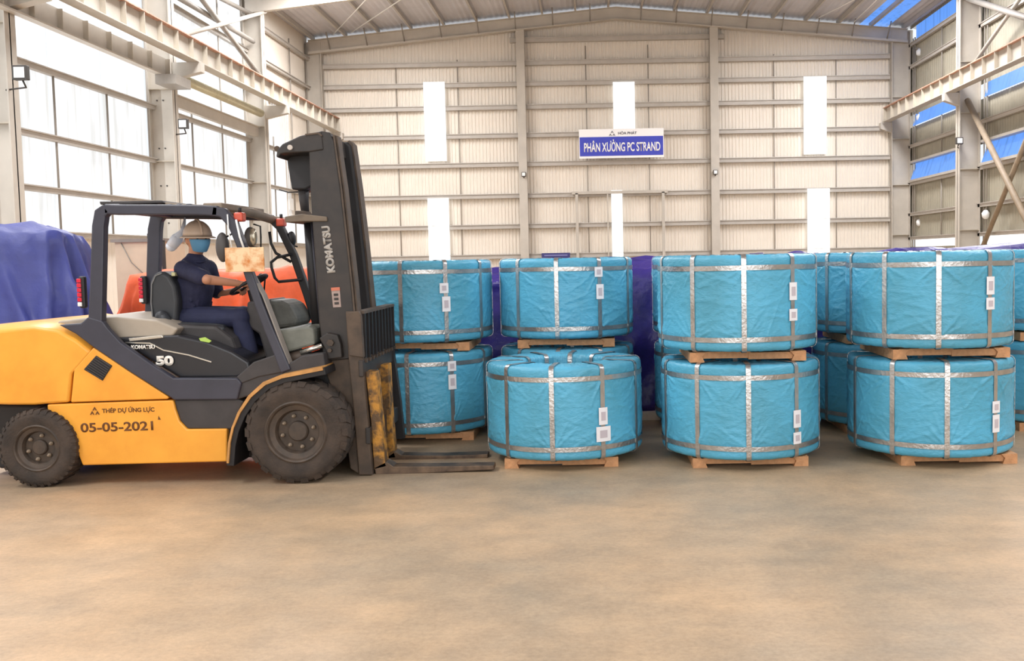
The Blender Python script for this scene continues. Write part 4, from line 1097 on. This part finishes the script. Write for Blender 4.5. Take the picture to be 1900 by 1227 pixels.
# torso, neck, head, limbs: one continuous skin
b.limb([waist + Vector((0, 0, -.08)), waist, chest, V(361, 506, 8.48)], [.12, .12, .125, .10], 18)
b.limb([sho[0] * .8 + sho[1] * .2, sho[1] * .8 + sho[0] * .2], [.07, .07]).limb([neck + Vector((0, 0, -.03)), neck, head + Vector((-.01, 0, -.06))], [.065, .058, .06])
b.ball(head + Vector((0, 0, .005)) - fd * .012, (.086, .086, .108), 20, 14)
b.ball(head + fd * .03 - up * .055, (.058, .058, .062), 16, 10)
b.limb([head + fd * .085 + up * .005, head + fd * .105 - up * .032], [.009, .017], 8)          # nose
for s in (-1, 1):
    b.ball(head + rt * .082 * s - fd * .005 - up * .012, (.016, .02, .032), 10, 8)             # ears
    b.ball(head + fd * .078 + rt * .032 * s + up * .022, (.022, .022, .008), 8, 6)             # brow
for i in (0, 1):
    b.limb([hip[i], knee[i], ank[i]], [.075, .052, .038])
    b.limb([sho[i], elb[i], wri[i]], [.052, .044, .031])
    # hand: palm, four curled fingers, thumb
    w_ = wri[i]; d = (w_ - elb[i]).normalized(); side = Vector((0, 1 if i == 0 else -1, 0)); side = (side - d * side.dot(d)).normalized()
    dn = d.cross(side).normalized()
    if dn.z > 0: dn = -dn
    b.limb([w_, w_ + d * .05 - side * .014, w_ + d * .075 - side * .02], [.026, .026, .02], 10).limb([w_ + d * .03 + side * .012, w_ + d * .075 + side * .02], [.022, .019], 10)
    for k, (ln, of) in enumerate(((.030, .033), (.036, .012), (.034, -.011), (.026, -.032))):
        base = w_ + d * .078 + side * of
        k1 = base + d * ln * .8 + dn * .008; k2 = k1 + dn * ln * .75 + d * .006; k3 = k2 + dn * ln * .45 - d * .014
        b.limb([base - d * .02, base, k1, k2, k3], [.0105, .010, .0098, .0088, .0078], 8)
    tb = w_ + d * .025 + side * .03
    b.limb([tb, tb + side * .022 + d * .028, tb + side * .018 + d * .052 + dn * .018], [.013, .0115, .009], 8)
body = remesh(b.build('body', skin, DR), .0065, 2)
# eyes
for s in (-1, 1):
    e = head + fd * .087 + rt * .032 * s + up * .006
    MB().ball(e, (.011, .011, .008), 10, 8).build('eye', mat('eye_dark', sr(40, 30, 28), .3), body)
# hair under the hat
MB().ball(head - fd * .02 + up * .012, (.093, .093, .098), 18, 12).build('hair', mat('black_hair', sr(30, 26, 26), .7), DR)
# face over hair: mask
def facepatch(w0, h0, h1, push, m_, name):
    v = []; f = []; NX, NZ = 14, 10
    for k in range(2):
        for i in range(NX + 1):
            for j in range(NZ + 1):
                a = (-1 + 2 * i / NX); t = j / NZ; ang = a * w0
                hh = h0 + (h1 - h0) * t
                nar = 1 - .25 * t * abs(a)
                r_ = .094 + push * math.cos(a * math.pi / 2) * math.sin(math.pi * (.25 + .6 * t)) - .012 * t * t + (.003 if k == 0 else 0)
                dd = fd * math.cos(ang) + rt * math.sin(ang)
                v.append(head + dd * r_ * nar + up * hh * (1 - .15 * a * a))
    n1 = (NX + 1) * (NZ + 1); idx = lambda i, j: i * (NZ + 1) + j
    for i in range(NX):
        for j in range(NZ):
            q = (idx(i, j), idx(i + 1, j), idx(i + 1, j + 1), idx(i, j + 1)); f.append(q); f.append(tuple(n1 + z for z in q[::-1]))
    return MB().add(v, f, True).build(name, m_, DR)
facepatch(1.05, .0, -.105, .034, mask_m, 'face_mask')
MB().ball(head + fd * .012 + up * .002, (.088, .088, .05), 18, 12).build('upper_face', skin, body)
MB().tube([head + rt * .085 * -1 + up * .0, head + fd * .06 - rt * .075 - up * .012], .003, 5).build('mask_loop', mask_m, DR)
MB().tube([head + rt * .085 + up * .0, head + fd * .06 + rt * .075 - up * .012], .003, 5).build('mask_loop', mask_m, DR)
# hard hat
hc = head + up * .026 - fd * .004; g = MB(); prof = []
for i in range(9):
    a = math.pi / 2 * i / 8; prof.append((.112 * math.cos(a) + (1e-4 if i == 8 else 0), .128 * math.sin(a)))
g.lathe([(.104, 0)] + prof, tuple(hc), 'Z', 28)
hat = g.build('hard_hat', helm_m, DR)
g = MB(); v = []; f = []; n_ = 32
for i in range(n_):
    a = 2 * math.pi * i / n_; dd = fd * math.cos(a) + rt * math.sin(a); ex = .022 + .035 * max(0, math.cos(a)) ** 2
    v += [hc + dd * .108 + up * .004, hc + dd * (.112 + ex) - up * .012, hc + dd * (.112 + ex) - up * .018, hc + dd * .106 - up * .006]
for i in range(n_):
    j = (i + 1) % n_
    for q in range(4): f.append((4 * i + q, 4 * i + (q + 1) % 4, 4 * j + (q + 1) % 4, 4 * j + q))
MB().add(v, f, True).build('brim', helm_m, hat)
MB().tube([hc + fd * .11 * math.cos(a) + up * (.004 + .128 * math.sin(a)) for a in [math.pi * k / 14 for k in range(15)]], .010, 8).build('ridge', helm_m, hat)
HS = 1.1
for o_ in DR.children_recursive:
    if o_.name.split('.')[0] in ('hard_hat', 'brim', 'ridge', 'hair', 'face_mask', 'mask_loop', 'eye', 'upper_face'):
        oc = head - ORG[DR.name]
        for vv in o_.data.vertices: vv.co = oc + (vv.co - oc) * HS
    elif o_.name.startswith('body'):
        oc = head - ORG[DR.name]
        for vv in o_.data.vertices:
            if (vv.co - oc).length < .135: vv.co = oc + (vv.co - oc) * HS
# shirt
s_ = MB()
s_.limb([waist + Vector((.0, 0, -.10)), waist + Vector((0, 0, .0)), chest + Vector((0, 0, -.03)), V(361, 510, 8.48)], [.155, .158, .17, .135], 20)
s_.limb([sho[0] + Vector((0, .03, .0)), sho[1] - Vector((0, .03, 0))], [.08, .08]).limb([V(350, 494, 8.42), V(362, 484, 8.47), V(374, 492, 8.56)], [.08, .088, .08])
for i in (0, 1):
    e2 = sho[i] + (elb[i] - sho[i]) * (.80 if i == 0 else .85)
    s_.limb([sho[i], sho[i] + (e2 - sho[i]) * .5, e2], [.08, .074, .072])
for k in range(26):
    rr2 = random.Random(k + 40); a = rr2.uniform(-2.6, .6); z_ = rr2.uniform(-.05, .26); base = waist + Vector((math.cos(a) * .16, math.sin(a) * .16, z_))
    s_.limb([base, base + Vector((rr2.uniform(-.05, .05), rr2.uniform(-.03, .03), rr2.uniform(-.09, .09)))], [.006, .010], 6)
remesh(s_.build('shirt', navy, DR), .009, 3)
for i, s in ((0, -1), (1, 1)):
    pass
c0 = neck + up * -.008
MB().tube([c0 + (fd * math.cos(a) + rt * math.sin(a)) * (.07 + .02 * math.cos(a)) - up * (.035 * max(0, math.cos(a))) for a in [2 * math.pi * k / 20 for k in range(20)]], .014, 8, closed=True).build('collar', navy, DR)
sp = P(324, 508, 8.26); MB().box(sp.x - .012, sp.x + .02, 8.22, 8.3, sp.z - .02, sp.z + .012).build('shoulder_patch', mat('patch_cream', sr(200, 196, 150), .6), DR, bevel=.004)
# trousers
t_ = MB()
t_.limb([waist + Vector((-.01, -.05, -.09)), waist + Vector((-.01, .05, -.09))], [.14, .14], 18)
for i in (0, 1):
    mid = hip[i] * .5 + knee[i] * .5; cf = knee[i] + (ank[i] - knee[i]) * .5
    t_.limb([hip[i], mid, knee[i], cf, knee[i] + (ank[i] - knee[i]) * .97], [.118, .108, .092, .086, .078])
remesh(t_.build('trousers', navy2, DR), .009, 3)
for i in (0, 1):
    a = ank[i]
    g = MB().limb([a + Vector((-.02, 0, -.03)), a + Vector((.05, 0, -.05)), a + Vector((.15, -.01, -.065))], [.045, .042, .034]).limb([a, a + Vector((-.005, 0, -.04))], [.044, .042])
    remesh(g.build('shoe', shoe, DR), .008, 1)
